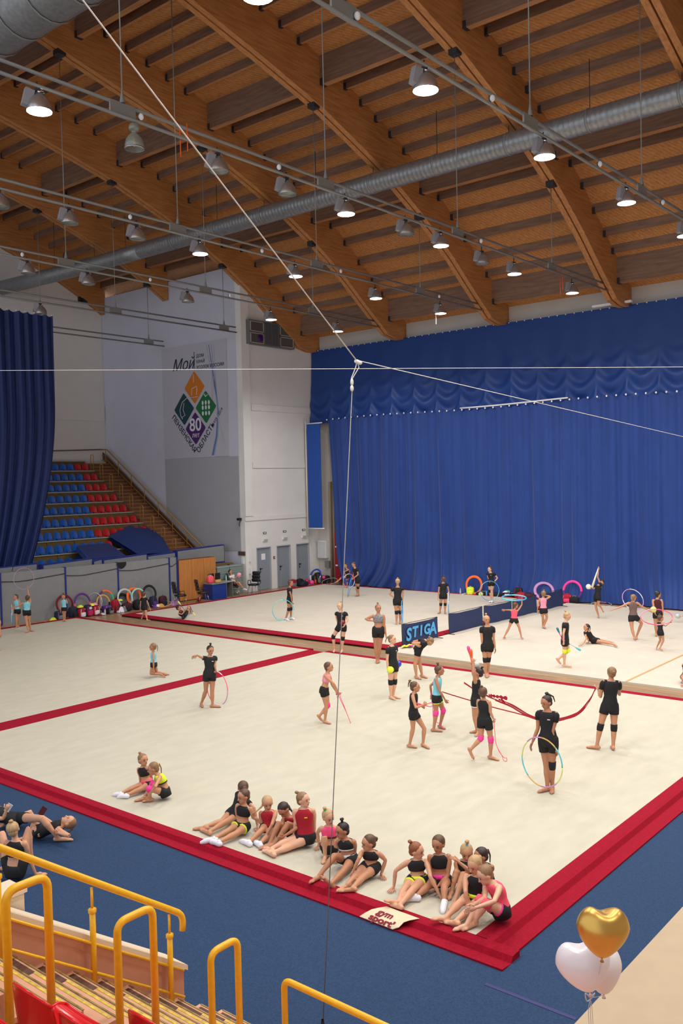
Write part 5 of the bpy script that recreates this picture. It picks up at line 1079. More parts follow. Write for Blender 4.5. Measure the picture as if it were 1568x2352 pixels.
hoop(at(1243.8, 1750.5, dS('S12')-.12), .42, -50, 0, .012, ['cyan', 'gold', 'lilac', 'paleyellow'], 'shiny multicoloured hoop beside the girl in black tee at front right')
hoop(at(650, 1402, dS('S30')-.15), .42, 0, 0, .017, ['cyan', 'mint'], 'turquoise hoop beside the walking girl with white shoes')
hoop(at(801, 1334, dS('S28')-.2), .32, -35, 10, .014, ['pink', 'white'], 'pink and white hoop held by the girl looking down at the curtain')
hoop(at(803, 1349, dS('S28')-.05), .42, -97, 12, .014, ['skyblue'], 'blue hoop standing edge-on in front of the girl looking down')
hoop(at(923, 1405, dS('S27')-.1), .42, 83, 0, .016, ['skyblue'], 'blue hoop edge-on beside the blonde girl from behind')
hoop(at(1030, 1384, dS('S26')), .43, 82, 0, .016, ['skyblue', 'white'], 'pale blue hoop edge-on held by the girl near the orange ring')
hoop(at(1124, 1357, dS('S25')-.25), .42, 8, 0, .014, ['skyblue', 'cyan'], 'thin blue hoop in front of the girl with white shoes')
hoop(at(1180, 1373, dS('S17')), .40, 0, 84, .022, ['cyan', 'skyblue'], 'bright blue hoop held flat overhead by the girl with legs apart')
hoop(at(1453, 1377, 33.5), .42, 15, 30, .014, ['white', 'lilac'], 'white and violet hoop behind the head of the girl with spread arms')
hoop(at(1507, 1417, dS('S22')), .46, -20, 68, .016, ['pink', 'lpink'], 'pink hoop whirling above the small girl in black')
hoop(at(27, 1411, dS('S34')-.1), .38, -68, 0, .014, ['white', 'skyblue'], 'white hoop beside the turquoise girl at the left edge')
hoop(at(54.8, 1329, dS('S35')), .40, 45, 0, .009, ['lilac'], 'thin pink violet hoop thrown above the girl in turquoise')
def ball(c, r, col, label):
    t = tag(MB().ellip(c, r, r, r, nu=20, nv=14).build('ball', pvc(col)), label, 'ball'); return t
ball(at(786, 1430, dS('S4')-.2), .088, 'darkred', 'dark red ball held by the girl on the wood strip')
ball(at(896, 1538, dS('S6')-.12), .09, 'yellow', 'yellow ball in the hand of the girl with black knee pads')
ball(at(914, 1525, dS('S6')+.12), .085, 'blue', 'shiny blue ball behind the girl with the yellow ball')
ball(at(1351, 1347.5, dS('S19')), .10, 'cream', 'white ball caught by the jumping girl')
ball(at(1500, 1400, dS('S20')-.05), .10, 'paleyellow', 'pale lime ball balanced on the palm of the girl with spread arms')
ball(at(1556, 1415, dS('S23')-.1), .09, 'silver', 'white and dark ball at the outstretched hand near the right edge')
b_ = fl(1094.5, 1527, FLZ+.09); ball(b_, .088, 'silver', 'small silver and black ball on the wood strip behind the raised clubs')
b_ = fl(457, 1377, FLZ+.09); ball(b_, .10, 'red', 'red ball on the floor by the black office chair')

def rope(pts, r, col, label, name='rope', cat='rope'):
    t = MB(); t.tube(pts, r, 6); return tag(t.build(name, clm(col)), label, cat)
def curve(pts, n=6):
    P_ = [Vector(p) for p in pts]; out = []
    for i in range(len(P_)-1):
        a, b, c, d = P_[max(i-1, 0)], P_[i], P_[i+1], P_[min(i+2, len(P_)-1)]
        for k in range(n): s = k/n; out.append(.5*((2*b)+(c-a)*s+(2*a-5*b+4*c-d)*s*s+(3*b-a-3*c+d)*s**3))
    return out+[P_[-1]]
D3 = dS('S3')
rope(curve([at(774, 1590, D3), at(783, 1610, D3-.02), at(796, 1638, D3), at(809, 1671, D3+.02), at(797, 1640, D3+.04), at(780, 1596, D3+.04)]), .007, 'pink', 'pink rope hanging doubled from the hands of the girl in pink crop top')
rope(curve([at(772, 1590, D3), at(775, 1605, D3), at(775, 1621, D3), at(774, 1622, D3)]), .006, 'pink', 'short knotted end of pink rope under the hands of the girl in pink crop top')
D8 = dS('S8')
rope(curve([at(951, 1616, D8-.15), at(962, 1618, D8-.2), at(975, 1619, D8-.15), at(990, 1614, D8-.1), at(994, 1619, D8-.08), at(988, 1623, D8-.1), at(975, 1620, D8-.15), at(962, 1616, D8-.2), at(953, 1614, D8-.15)]), .008, 'pink', 'folded pink rope loop in the hands of the walking girl in black')
D11 = dS('S11')
rope(curve([at(1134, 1655, D11-.05), at(1136, 1680, D11-.05), at(1138, 1705, D11-.06), at(1146, 1726, D11-.1), at(1157, 1740, D11-.1), at(1163, 1741, D11-.1), at(1163, 1748, D11-.1), at(1156, 1746, D11-.1), at(1152, 1735, D11-.08), at(1140, 1712, D11-.05), at(1136, 1690, D11-.04)]), .006, 'coral', 'thin pink rope trailing from the hand of the girl with pink knee pads')
D9 = dS('S9')
rope(curve([at(988, 1590, D9+.1), at(993, 1610, D9+.1), at(995, 1650, D9+.1), at(1008, 1662, D9+.15), at(1014, 1668, D9-.02), at(1018, 1679, D9-.02)]), .006, 'hot', 'pink rope behind the girl in turquoise tank top')
# ribbon: red satin band sagging between the coach and the floor
M_rib = mat('ribbon_red', (178, 14, 48), .4)
rb = thing('ribbon', at(1370, 1580, dS('S13')), 'long red ribbon sagging from the coach stick across the carpet', 'ribbon')
dC = dS('S13'); d12 = 13.9
main = [(1368, 1579, dC-.3), (1354, 1606, dC-.5), (1335, 1630, dC-.6), (1308, 1646, dC-.5), (1272, 1654, dC-.2), (1240, 1654, dC), (1205, 1640, dC+.4), (1172, 1622, dC+.9), (1140, 1608, dC+1.3), (1120, 1599, dC+1.6), (1095, 1587, dC+2.0), (1065, 1568, dC+2.4)]
for k, (dy, dx) in enumerate([(0, 0), (4, -6), (-2, 5)]):
    P_ = curve([at(x+dx*math.sin(i*.5), y+dy*math.sin(i*.6+k), d+.05*k) for i, (x, y, d) in enumerate(main[:(12 if k == 0 else 9)])], 5)
    mb = MB(); vs = []; 
    for i, p in enumerate(P_): w_ = EZ*(.022*(.35+.65*abs(math.cos(i*.35+k)))); vs += [p-w_, p+w_]
    mb.add(vs, [(2*i, 2*i+1, 2*i+3, 2*i+2) for i in range(len(P_)-1)], True); mb.build('ribbon_band', M_rib, rb)
for k, L_pts in enumerate([[(1240, 1656, dC), (1200, 1642, dC+.3), (1130, 1624, dC+1.0), (1080, 1609, dC+1.4), (1040, 1597, dC+1.8), (1015, 1589, dC+2.0)], [(1160, 1615, dC+1.2), (1150, 1605, dC+1.25), (1165, 1604, dC+1.2), (1152, 1601, dC+1.25), (1140, 1600, dC+1.3), (1130, 1598, dC+1.4), (1122, 1597, dC+1.4)]]):
    P_ = curve([at(*q) for q in L_pts], 5); mb = MB(); vs = []
    for i, p in enumerate(P_): w_ = EZ*(.012 if k == 0 else .03*abs(math.sin(i*.9))+.008); vs += [p-w_, p+w_]
    mb.add(vs, [(2*i, 2*i+1, 2*i+3, 2*i+2) for i in range(len(P_)-1)], True); mb.build('ribbon_band', M_rib, rb)
stk = MB(); stk.tube([at(1365, 1574, dC-.3), at(1375, 1588, dC)], .008, 6); stk.build('ribbon_stick', M_wht, rb)
def club(a, b, colh, colb, label, group=None):
    t = thing('club', a, label, 'club', group); ax = (b-a); L = ax.length; z_ = ax.normalized(); x_ = z_.orthogonal().normalized(); M = Matrix((x_, z_.cross(x_), z_)).transposed()
    MB().lathe([(.012, .0), (.017, .01), (.012, .03), (.009, .1), (.011, .24), (.017, .3)], a, 10, M=M).build('club_neck', pvc(colb), t)
    MB().lathe([(.016, .28), (.026, .33), (.034, .40), (.03, .44), (.012, .455)], a, 12, M=M).build('club_body', pvc(colh), t); return t
D15 = dS('S15')
club(at(1293, 1474, D15-.1), at(1281, 1447, D15-.15), 'teal', 'hot', 'turquoise club pointing up behind the back of the girl with yellow knee pads')
club(at(1302, 1475, D15+.05), at(1320, 1486, D15+.05), 'cyan', 'silver', 'turquoise club pointing forward below the hand of the girl with yellow knee pads')
D10 = dS('S10')
club(at(1088, 1540, D10-.1), at(1083, 1508, D10-.1), 'orange', 'hot', 'orange club held up by the girl seen from behind')
club(at(1085, 1532, D10+.05), at(1081, 1514, D10+.05), 'hot', 'orange', 'pink club held up beside the orange one')
D31 = dS('S31')
club(at(424, 1402, D31-.1), at(413, 1387, D31-.1), 'paleyellow', 'purple', 'yellow-headed club pointing up from the curled girl')
club(at(436, 1392, D31-.2), at(446, 1412, D31-.2), 'paleyellow', 'purple', 'yellow-headed club pointing down beside the curled girl')
D19 = dS('S19')
st_ = tag(MB().tube([at(1359, 1350, D19), at(1374, 1304, D19+.05)], [.05, .018], 8).build('rolled_ribbon', clm('cream')), 'pale folded stick raised by the jumping girl', 'stick')
# cloth with yellow and pink thing near the barrier
sc = thing('scarf', fl(935, 1487, -.02), 'yellow and pink cloth lying at the foot of the lettered barrier', 'cloth')
mb = MB(); p = fl(932, 1487, .0); q = fl(945, 1483, .0)
mb.grid(lambda s, t: fl(922+26*s, 1487-5*s+4*t-2, .01)+Vector((0, 0, .04*abs(math.sin(s*7+t*3)))), 10, 4); mb.build('cloth', clm('yellow'), sc)
mb = MB(); mb.grid(lambda s, t: fl(938+12*s, 1486-3*s+3*t-2, .03)+Vector((0, 0, .04*abs(math.sin(s*6+t*3)))), 8, 3); mb.build('cloth_fold', clm('hot'), sc)

# ---------------------------------------------------------------- barriers between the far carpets
M_bar = mat('barrier_navy', (30, 48, 92), .6, noise=.08, nscale=6); M_let = mat('letter_blue', (84, 168, 226), .6)
VB = 17.15
def barrier(u0, u1, label, letters=False, v0=VB, v1=VB, h=.70):
    t = thing('barrier', ((u0+u1)/2, (v0+v1)/2, 0), label, 'barrier')
    n = 10
    def fn(s, q): 
        u = u0+(u1-u0)*s; v = v0+(v1-v0)*s; return (u, v+.02*math.sin(s*11+q*2)-.01, .02+(h-.02)*q-.04*math.sin(PI*s)*q)
    mb = MB(); mb.grid(fn, 14, 5); mb.grid(lambda s, q: Vector(fn(1-s, q))+Vector((0, .015, 0)), 14, 5); mb.build('barrier_cloth', M_bar, t)
    for u, v in ((u0, v0), (u1, v1)):
        mb = MB(); mb.tube([(u, v, h+.01), (u, v, .0)], .012, 6); mb.tube([(u, v-.22, .0), (u, v+.22, .0)], .012, 6); mb.build('barrier_leg', M_dsteel, t)
    mb = MB(); mb.tube([(u0, v0, h+.005), (u1, v1, h+.005)], .01, 6); mb.build('top_rail', M_dsteel, t)
    if letters:
        X = Vector((u1-u0, v1-v0, 0)).normalized()
        for i, (ch, sz, dz) in enumerate(zip('STIGA', (.52, .44, .42, .42, .52), (-.05, 0, 0, 0, -.02))):
            c_ = Vector((u0+.30+(u1-u0-.6)*i/4, 0, .36+dz)); f_ = (c_.x-u0)/(u1-u0); c_.y = v0+(v1-v0)*f_-.045
            text_mesh(ch, sz*1.1, c_, X, (X.x*.12, X.y*.12, 1), M_let, 'letter', t, bold=.018)
    return t
barrier(23.65, 25.55, 'dark blue cloth barrier with light blue capital letters', True, v0=17.25, v1=17.15)
barrier(26.36, 28.5, 'plain dark blue barrier right of the lettered one', v0=17.2, v1=17.15)
barrier(28.65, 30.4, 'third dark blue barrier behind the girl in coral tank', v0=17.15, v1=17.0)
barrier(30.6, 32.4, 'fourth dark blue barrier left of the girl in light pink tank', v0=17.05, v1=17.0)
barrier(32.7, 34.6, 'last dark blue barrier nearest the big curtain', v0=17.0, v1=16.95)

# ---------------------------------------------------------------- bags, cases, hoops along walls
def sq(mb, c, rx, ry, rz, e=.45, nu=14, nv=10, M=None):
    def sp(v, p): return math.copysign(abs(v)**p, v)
    vs = []; fs = []
    for i in range(nv+1):
        th = -PI/2+PI*i/nv
        for k in range(nu):
            ph = 2*PI*k/nu; p = Vector((rx*sp(math.cos(th), e)*sp(math.cos(ph), e), ry*sp(math.cos(th), e)*sp(math.sin(ph), e), rz*sp(math.sin(th), e*1.2)))
            if M: p = M @ p
            vs.append(p+Vector(c))
    for i in range(nv):
        for k in range(nu): k2 = (k+1) % nu; fs.append((i*nu+k, i*nu+k2, (i+1)*nu+k2, (i+1)*nu+k))
    mb.add(vs, fs, True); return mb
def bag(c, w_, d_, h_, col, col2, label, kind='backpack', rz=0, patch=None):
    """c = centre of the base; front towards -Y"""
    t = thing(kind, c, label, 'bag'); R_ = Matrix.Rotation(rz, 3, 'Z'); C_ = Vector(c)
    def L(x, y, z): return C_+R_ @ Vector((x, y, z))
    sq(MB(), L(0, 0, h_/2), w_/2, d_/2, h_/2, M=R_).build('bag_body', clm(col), t)
    if kind == 'backpack':
        sq(MB(), L(0, -d_*.48, h_*.30), w_*.36, d_*.18, h_*.24, M=R_).build('pocket', clm(col2), t)
        mb = MB(); mb.tube([L(-.04, 0, h_*.97), L(-.03, 0, h_*1.08), L(.03, 0, h_*1.08), L(.04, 0, h_*.97)], .009, 5); mb.build('handle_loop', clm(col2), t)
        for s_ in (-1, 1): mb = MB(); mb.tube([L(s_*w_*.3, -d_*.42, h_*.9), L(s_*w_*.42, -d_*.5, h_*.5), L(s_*w_*.4, -d_*.45, h_*.1)], .012, 5); mb.build('strap', clm(col2), t)
    else:
        for s_ in (-1, 1): mb = MB(); mb.tube([L(-w_*.22, s_*d_*.35, h_*.8), L(-w_*.15, s_*d_*.2, h_*1.12), L(w_*.15, s_*d_*.2, h_*1.12), L(w_*.22, s_*d_*.35, h_*.8)], .010, 5); mb.build('handle', clm(col2), t)
        mb = MB(); mb.tube([L(-w_*.42, 0, h_*.96), L(w_*.42, 0, h_*.96)], .006, 4); mb.build('zip', clm(col2), t)
    if patch: mb = MB(); mb.box(L(0, -d_*.52, h_*.72), (w_*.4, .012, h_*.2), M=R_); mb.build('white_patch', clm(patch), t)
    return t
def heap(c, w_, h_, cols, label, name='clothing_pile', cat='clothes'):
    t = thing(name, c, label, cat); rr = random.Random(int(c[0]*100+c[1]*10))
    for i, k in enumerate(cols):
        x = (i-(len(cols)-1)/2)*w_/max(1, len(cols))*.8
        mb = MB(); ph = rr.random()*6
        def fn(s, q, x=x, ph=ph, i=i): 
            a = s*2*PI; r_ = q; wv = 1+.18*math.sin(3*a+ph)
            return (c[0]+x+math.cos(a)*w_*.36*r_*wv, c[1]+math.sin(a)*.11*r_*wv, c[2]+.012+h_*(1-r_**2)*(.8+.25*math.sin(5*a+ph)*r_)+.012*(i % 3))
        mb.grid(fn, 14, 5); mb.build('garment', clm(k), t)
    return t
def case(c, R, yaw, pitch, band, cols, label, thick=.05):
    """ring-shaped hoop case"""
    n, u_, v_ = basis(yaw, pitch); t = thing('hoop_case', c, label, 'hoop case'); seg = 40; k = len(cols); per = seg//k
    for j in range(k):
        mb = MB(); vs = []; n_ = 8; full = k == 1
        cnt_ = per if not full else seg
        rngs = range(j*per, j*per+cnt_+(0 if full else 1))
        for i in rngs:
            a = 2*PI*i/seg; d_ = u_*math.cos(a)+v_*math.sin(a)
            for q in range(n_):
                b = 2*PI*q/n_; vs.append(c+d_*(R-band/2+band/2*math.cos(b))+n*(thick/2*math.sin(b)))
        m_ = len(rngs); fs = [(i*n_+q, ((i+1) % m_)*n_+q, ((i+1) % m_)*n_+(q+1) % n_, i*n_+(q+1) % n_) for i in range(m_ if full else m_-1) for q in range(n_)]
        mb.add(vs, fs, True); mb.build('case_section', clm(cols[j]), t)
    return t
def wv_(u): return 33.95-.1*(u-16) if u < 26.6 else 32.9
def atwall(x, off): 
    u = 22
    for _ in range(12):
        p = pl(x, 1400, 1, wv_(u)-off); u = p.x
    return Vector((u, wv_(u)-off, FLZ))
def wp(x, y, off):
    p = atwall(x, off); q = pl(x, y, 1, p.y); return q
# cases and hoops leaning on the padded wall (x, y of the centre in the photo)
for (x, y, off, R, band, cols, lb) in [
    (148, 1388, .16, .42, .10, ['darkred'], 'dark red hoop case behind the girl standing alone'), (189, 1384, .2, .42, .09, ['pink', 'purple'], 'pink and purple hoop case, left of the thin white hoop'),
    (243, 1377, .20, .43, .09, ['purple', 'yellow', 'green', 'brightorange', 'purple'], 'rainbow coloured hoop case'), (237, 1384, .30, .36, .09, ['black', 'gold'], 'black and gold hoop case in front of the rainbow one'),
    (287, 1373, .22, .42, .10, ['silver'], 'silver hoop case with an orange one behind'), (308, 1370, .14, .42, .13, ['brightorange'], 'bright orange hoop case between two silver ones'), (318, 1371, .28, .40, .08, ['silver', 'mint'], 'silver and mint hoop case in front of the orange one'),
    (281, 1382, .10, .38, .12, ['black'], 'black hoop case behind the silver one'), (343, 1363, .16, .40, .11, ['black'], 'large black hoop case nearest the office chairs')]:
    case(wp(x, y, off+.1), R, 50, 10, band, cols, lb)
hoop(wp(217, 1383, .3), .40, -25, 8, .012, ['white'], 'thin white hoop leaning among the hoop cases'); hoop(wp(228, 1386, .38), .34, -70, 8, .014, ['gold'], 'thin golden hoop leaning beside the rainbow case')
hoop(fl(371, 1387, .06), .42, 0, 78, .02, ['gold'], 'golden hoop lying flat on the floor by the chairs')
bags = [(134, .62, .34, .26, .40, 'navy', 'grey', 'patterned navy backpack left of the girl standing alone', None), (168, .50, .42, .30, .48, 'navy', 'black', 'large dark blue backpack right of the girl standing alone', None), (186, .58, .36, .26, .40, 'red', 'white', 'red backpack with a lime cloth on top', None),
        (202, .58, .38, .28, .50, 'navy', 'magenta', 'navy backpack with a white patch', 'white'), (218, .56, .34, .26, .42, 'red', 'white', 'red backpack right of the navy one', None), (245, .48, .40, .28, .36, 'purple', 'lilac', 'purple bag under the rainbow case', None),
        (252, .70, .30, .22, .28, 'black', 'grey', 'small black bag beside the purple one', None), (264, .56, .32, .26, .58, 'red', 'darkred', 'tall bright red backpack in the middle of the row', None), (291, .52, .48, .30, .36, 'maroon', 'black', 'dark plum bag under the silver hoop case', None),
        (316, .50, .44, .30, .44, 'black', 'navy', 'black bag under the mint hoop case', None), (352, .44, .34, .26, .50, 'navy', 'purple', 'navy backpack under the black hoop case', None), (374, .42, .40, .26, .46, 'maroon', 'navy', 'maroon bag behind the golden hoop', None)]
for x, off, w_, d_, h_, c1, c2, lb, pt in bags:
    p = atwall(x, off); bag(p, w_, d_, h_, c1, c2, lb, rz=.25, patch=pt)
heap(atwall(122, .75), .5, .2, ['lime'], 'crumpled lime garment at the left end of the bags'); heap(atwall(107, .8), .35, .07, ['cream', 'orange'], 'small white and orange things left of the lime garment', 'slippers', 'slippers')
p = atwall(184, .62); heap(Vector((p.x, p.y, p.z+.42)), .42, .12, ['lime'], 'lime cloth lying on the red backpack'); p = atwall(215, .6); heap(Vector((p.x, p.y, p.z+.43)), .36, .12, ['yellow', 'lpink'], 'yellow and pink clothes on top of the second red backpack')
heap(atwall(232, .8), .4, .10, ['darkred', 'silver'], 'dark red garment in front of the red backpack'); heap(atwall(282, .70), .4, .30, ['white', 'grey'], 'white and grey jacket on the bags'); p = atwall(276, .60); heap(Vector((p.x, p.y, p.z+.50)), .3, .08, ['yellow'], 'yellow cap on top of the red backpack')
heap(atwall(363, .75), .55, .16, ['purple', 'cream', 'gold'], 'purple and cream clothes inside the golden hoop'); heap(atwall(402, .72), .5, .28, ['lilac', 'lilac'], 'lilac jacket on the floor by the office chair')
def bottle(c, h_, col, cap, label):
    t = thing('bottle', c, label, 'bottle'); MB().lathe([(.0, 0), (.034, 0), (.036, .02), (.036, h_*.62), (.028, h_*.75), (.014, h_*.85), (.014, h_*.93)], c, 10).build('bottle_body', mat('bottle_'+col, CLO[col], .25, spec=.6), t)
    MB().lathe([(.017, h_*.92), (.017, h_), (0, h_)], c, 10).build('bottle_cap', clm(cap), t); return t
bottle(atwall(241, .85), .28, 'silver', 'red', 'small bottle with red cap beside the purple bag'); bottle(atwall(333, .8), .26, 'skyblue', 'white', 'blue bottle next to the black bag')
sh_ = thing('sneakers', atwall(273, .78), 'pair of white sneakers in front of the red backpack', 'shoes')
for k in (0, 1): p = atwall(271+k*5, .78); sq(MB(), p+Vector((0, 0, .05)), .05, .13, .05, e=.7).build('sneaker', clm('white'), sh_)

# beside the door wall
def dp(x, v=32.1): p = pl(x, 1335, 1, v); return Vector((p.x, v, FLZ))
bag(dp(672), .4, .26, .42, 'red', 'grey', 'red and grey backpack at the middle door', rz=.1); heap(dp(672, 31.85), .4, .1, ['red'], 'red shirt on the floor before the middle door')
bag(dp(688), .44, .3, .4, 'black', 'navy', 'black backpack between middle and right door', rz=.1); bag(dp(697, 32.0), .5, .3, .26, 'navy', 'black', 'flat dark bag left of the magenta ball', kind='duffel_bag')
ball(dp(704, 32.1)+Vector((0, 0, .17)), .17, 'magenta', 'large magenta ball at the right door'); ball(dp(716, 31.9)+Vector((0, 0, .13)), .13, 'hot', 'hot pink ball below the blue and white ring')
case(pl(724, 1322, 1, 32.3), .40, -40, 25, .10, ['white', 'blue'], 'blue and white hoop case leaning beside the right door')
bag(dp(730), .46, .3, .6, 'black', 'grey', 'big black backpack under the blue and white hoop case', rz=.1); bag(dp(742, 31.9), .4, .28, .42, 'maroon', 'black', 'dark red string bag left of the curtain', rz=.1); bag(dp(722, 32.2), .3, .24, .46, 'black', 'orange', 'narrow black bag with orange trim', rz=.1)
bag(dp(750, 31.85), .4, .28, .4, 'black', 'maroon', 'black bag touching the curtain edge', rz=.1); ball(dp(743.5, 31.75)+Vector((0, 0, .34)), .09, 'hot', 'small pink ball on the dark red string bag')
# along the big curtain
def cp(x, u=36.12): p = pl(x, 1365, 0, u); return Vector((u, p.y, FLZ))
def crv(x, y, u=36.15): return pl(x, y, 0, u)
case(crv(1088, 1344), .46, -38, 8, .12, ['brightorange'], 'bright orange hoop case leaning on the big curtain'); case(crv(1314, 1357), .46, -38, 8, .11, ['purple', 'hot'], 'purple and pink hoop case leaning on the big curtain')
case(crv(1249, 1357), .46, -5, 35, .13, ['lilac'], 'tilted lilac hoop case leaning on the curtain near the last barrier')
def cbag(x, w_, d_, h_, c1, c2, lb, kind='backpack', u=36.12, patch=None): return bag(cp(x, u), w_, d_, h_, c1, c2, lb, kind, rz=-1.2, patch=patch)
cbag(1080, .36, .28, .40, 'lime', 'yellow', 'lime backpack in front of the orange hoop case'); cbag(1112, .8, .26, .22, 'black', 'grey', 'long flat black bag left of the girl with white shoes', 'duffel_bag'); cbag(1140, .6, .26, .22, 'black', 'navy', 'long flat black bag behind the girl with white shoes', 'duffel_bag')
cbag(1165, .55, .28, .26, 'black', 'white', 'black bag with white print by the curtain', 'duffel_bag', patch='white'); cbag(1190, .4, .3, .52, 'black', 'red', 'black and red backpack with a bottle on it'); cbag(1196, .38, .3, .34, 'red', 'magenta', 'bright red bag behind the blue hoop', u=35.95)
cbag(1213, .6, .3, .28, 'maroon', 'black', 'dark plum bag right of the red bag', 'duffel_bag'); cbag(1236, .5, .3, .24, 'magenta', 'grey', 'magenta bag under the lilac hoop case', 'duffel_bag'); cbag(1263, .4, .3, .36, 'black', 'grey', 'black backpack right of the lilac hoop case')
cbag(1302, .42, .3, .38, 'red', 'pink', 'red bag inside the purple and pink hoop case', u=36.0); cbag(1318, .42, .3, .30, 'black', 'grey', 'black bag inside the purple and pink hoop case', 'duffel_bag', u=35.98)
for x, c1, c2, lb in ((1057, 'silver', 'white', 'clear bottle left of the orange hoop case'), (1117, 'skyblue', 'blue', 'clear blue bottle on the floor beside the blue hoop'), (1183, 'grey', 'red', 'grey flask beside the black and red backpack'), (1284, 'orange', 'brightorange', 'orange bottle at the end of the last barrier')): bottle(cp(x, 35.98), .32, c1, c2, lb)
heap(cp(1065, 36.0), .5, .1, ['white', 'silver'], 'white towel left of the orange hoop case'); p = cp(1163); heap(Vector((p.x, p.y, p.z+.27)), .4, .08, ['white', 'green'], 'white and green things on the bag with white print')
ball(cp(1104, 35.9)+Vector((0, 0, .12)), .115, 'paleyellow', 'lime ball on the floor at the rim of the blue hoop')
hoop(cp(1380, 36.1)+Vector((0, 0, .04)), .42, 0, 86, .014, ['lilac', 'mint'], 'thin hoop lying on the floor by the curtain behind the jumping girl')
for k, x in enumerate((757, 768)): hoop(pl(x, 1335, 1, 31.3), .42, -30, 72, .012, ['skyblue' if k else 'silver'], ['silver hoop lying tilted at the left foot of the big curtain', 'blue hoop lying tilted at the left foot of the big curtain'][k])

# ---------------------------------------------------------------- desk corner
M_lam = mat('cabinet_wood', (190, 124, 62), .5, noise=.16, nscale=3, stretch=(9, 9, .7)); M_lamd = mat('cabinet_side', (118, 66, 32), .5)
cb = thing('wooden_cabinet', (28.7, 33, FLZ), 'orange-brown wooden cabinet with tall doors left of the blue desk', 'cabinet')
MB().bx((27.4, 32.84, FLZ), (29.7, 33.25, 1.88)).build('cabinet_body', M_lamd, cb)
for i in range(3): 
    a = 27.41+i*.765; MB().bx((a, 32.80, FLZ+.05), (a+.755, 32.838, 1.87)).build('cabinet_door', M_lam, cb)
dk = thing('desk', (29.4, 32.3, FLZ), 'bright blue desk in front of the wooden cabinet', 'desk')
M_db = mat('desk_blue', (16, 52, 140), .5)
MB().bx((28.68, 31.95, FLZ), (29.58, 31.98, .66)).build('front_panel', M_db, dk); MB().bx((28.68, 31.98, FLZ), (28.71, 32.6, .66)).build('side_panel', M_db, dk); MB().bx((28.64, 31.9, .66), (29.6, 32.65, .70)).build('desk_top', mat('desk_top', (140, 138, 132), .5), dk)
d2 = thing('side_table', (30.4, 32.4, FLZ), 'small grey table right of the blue desk', 'table')
MB().bx((29.62, 32.0, .66), (30.08, 32.6, .70)).build('table_top', mat('table_grey', (160, 160, 154), .5), d2)
for x in (29.64, 30.04): MB().bx((x, 32.02, FLZ), (x+.03, 32.58, .66)).build('side_panel', M_lamd if 0 else mat('table_side', (120, 122, 122), .5), d2)
def chair(c, rz, label, sc_=1.0):
    t = thing('office_chair', c, label, 'chair'); R_ = Matrix.Rotation(rz, 3, 'Z'); C_ = Vector(c)
    def L(x, y, z): return C_+R_ @ Vector((x, y, z))
    ml = mat('chair_leather', (24, 24, 28), .35, bump=.2, nscale=9)
    sq(MB(), L(0, 0, .46), .25, .25, .05, M=R_).build('chair_cushion', ml, t)
    for i in range(3): mb = MB(); sq(mb, L(0, .25+.03*i, .66+.17*i), .24-.01*i, .05, .095, M=R_); mb.build('back_cushion', ml, t)
    for s_ in (-1, 1): mb = MB(); mb.tube([L(s_*.27, .22, .5), L(s_*.28, .18, .66), L(s_*.28, -.08, .67), L(s_*.27, -.12, .46)], .018, 6); mb.build('armrest', M_black, t)
    for s_ in (-1, 1):
        for q in (-1, 1): mb = MB(); mb.tube([L(s_*.16, q*.16, .42), L(s_*.24, q*.25, .0)], .014, 6); mb.build('chair_leg', mat('chrome', (190, 190, 195), .2, metal=.9), t)
    return t
chair(Vector((26.72, 31.95, FLZ)), -1.9+PI, 'black leather office chair left of the wooden cabinet'); chair(Vector((27.9, 31.75, FLZ)), -2.0+PI, 'black leather office chair between cabinet and blue desk'); chair(Vector((31.45, 31.98, FLZ)), 1.9+PI, 'black office chair right of the seated woman')
chair(Vector((PP['S37']['t'].location.x, PP['S37']['t'].location.y, FLZ)), .9, 'black chair under the seated woman')
for i, (x, z, w_) in enumerate([(28.98, .72, .40), (29.4, .72, .36)]):
    t = thing('monitor', (x, 32.4, .7), '%s black monitor on the blue desk' % ['left', 'right'][i], 'monitor')
    MB().box((x, 32.35, .98), (w_, .04, .3), rz=.2).build('screen_housing', M_black, t); MB().box((x, 32.4, .8), (.04, .04, .2)).build('monitor_stand', M_black, t); MB().box((x, 32.4, .715), (.2, .16, .02)).build('monitor_foot', M_black, t)
t = bag(Vector((28.84, 32.25, .70)), .34, .2, .34, 'coral', 'white', 'checked red and white shopping bag on the blue desk', 'shopping_bag'); t = bag(Vector((29.12, 32.03, .70)), .32, .16, .16, 'gold', 'black', 'golden handbag on the blue desk', 'handbag')
p = PP['S37']['AR'][2]; tb = thing('toy_bundle', p, 'pale pink and white bundle in the hands of the seated woman', 'bundle'); MB().ellip(p+Vector((.1, 0, .05)), .12, .08, .14).build('bundle_cloth', clm('lpink'), tb); MB().ellip(p+Vector((.13, -.05, .1)), .05, .05, .05).build('white_part', clm('white'), tb)
M_crate = mat('crate_grey', (126, 142, 138), .6)
for k, u0 in enumerate((29.78, 30.62)):
    for i in range(5):
        t = thing('metal_drawer_unit', (u0+.4, 33.0, .3*i), 'grey green metal box in the %s stack behind the desk, %s from the floor' % (['left', 'right'][k], ORD[i]), 'box', 'grey boxes stacked behind the desk')
        z0 = FLZ+.01+i*.285; MB().bx((u0, 32.78, z0), (u0+.80, 33.15, z0+.27)).build('box_body', M_crate, t); MB().bx((u0-.01, 32.76, z0+.23), (u0+.81, 33.17, z0+.275)).build('box_lid', mat('crate_lid', (150, 164, 160), .6), t)
bottle(Vector((29.9, 32.3, .70)), .3, 'mint', 'skyblue', 'green bottle on the small grey table')
p = wp(278, 1299, .0); p.z = 1.98
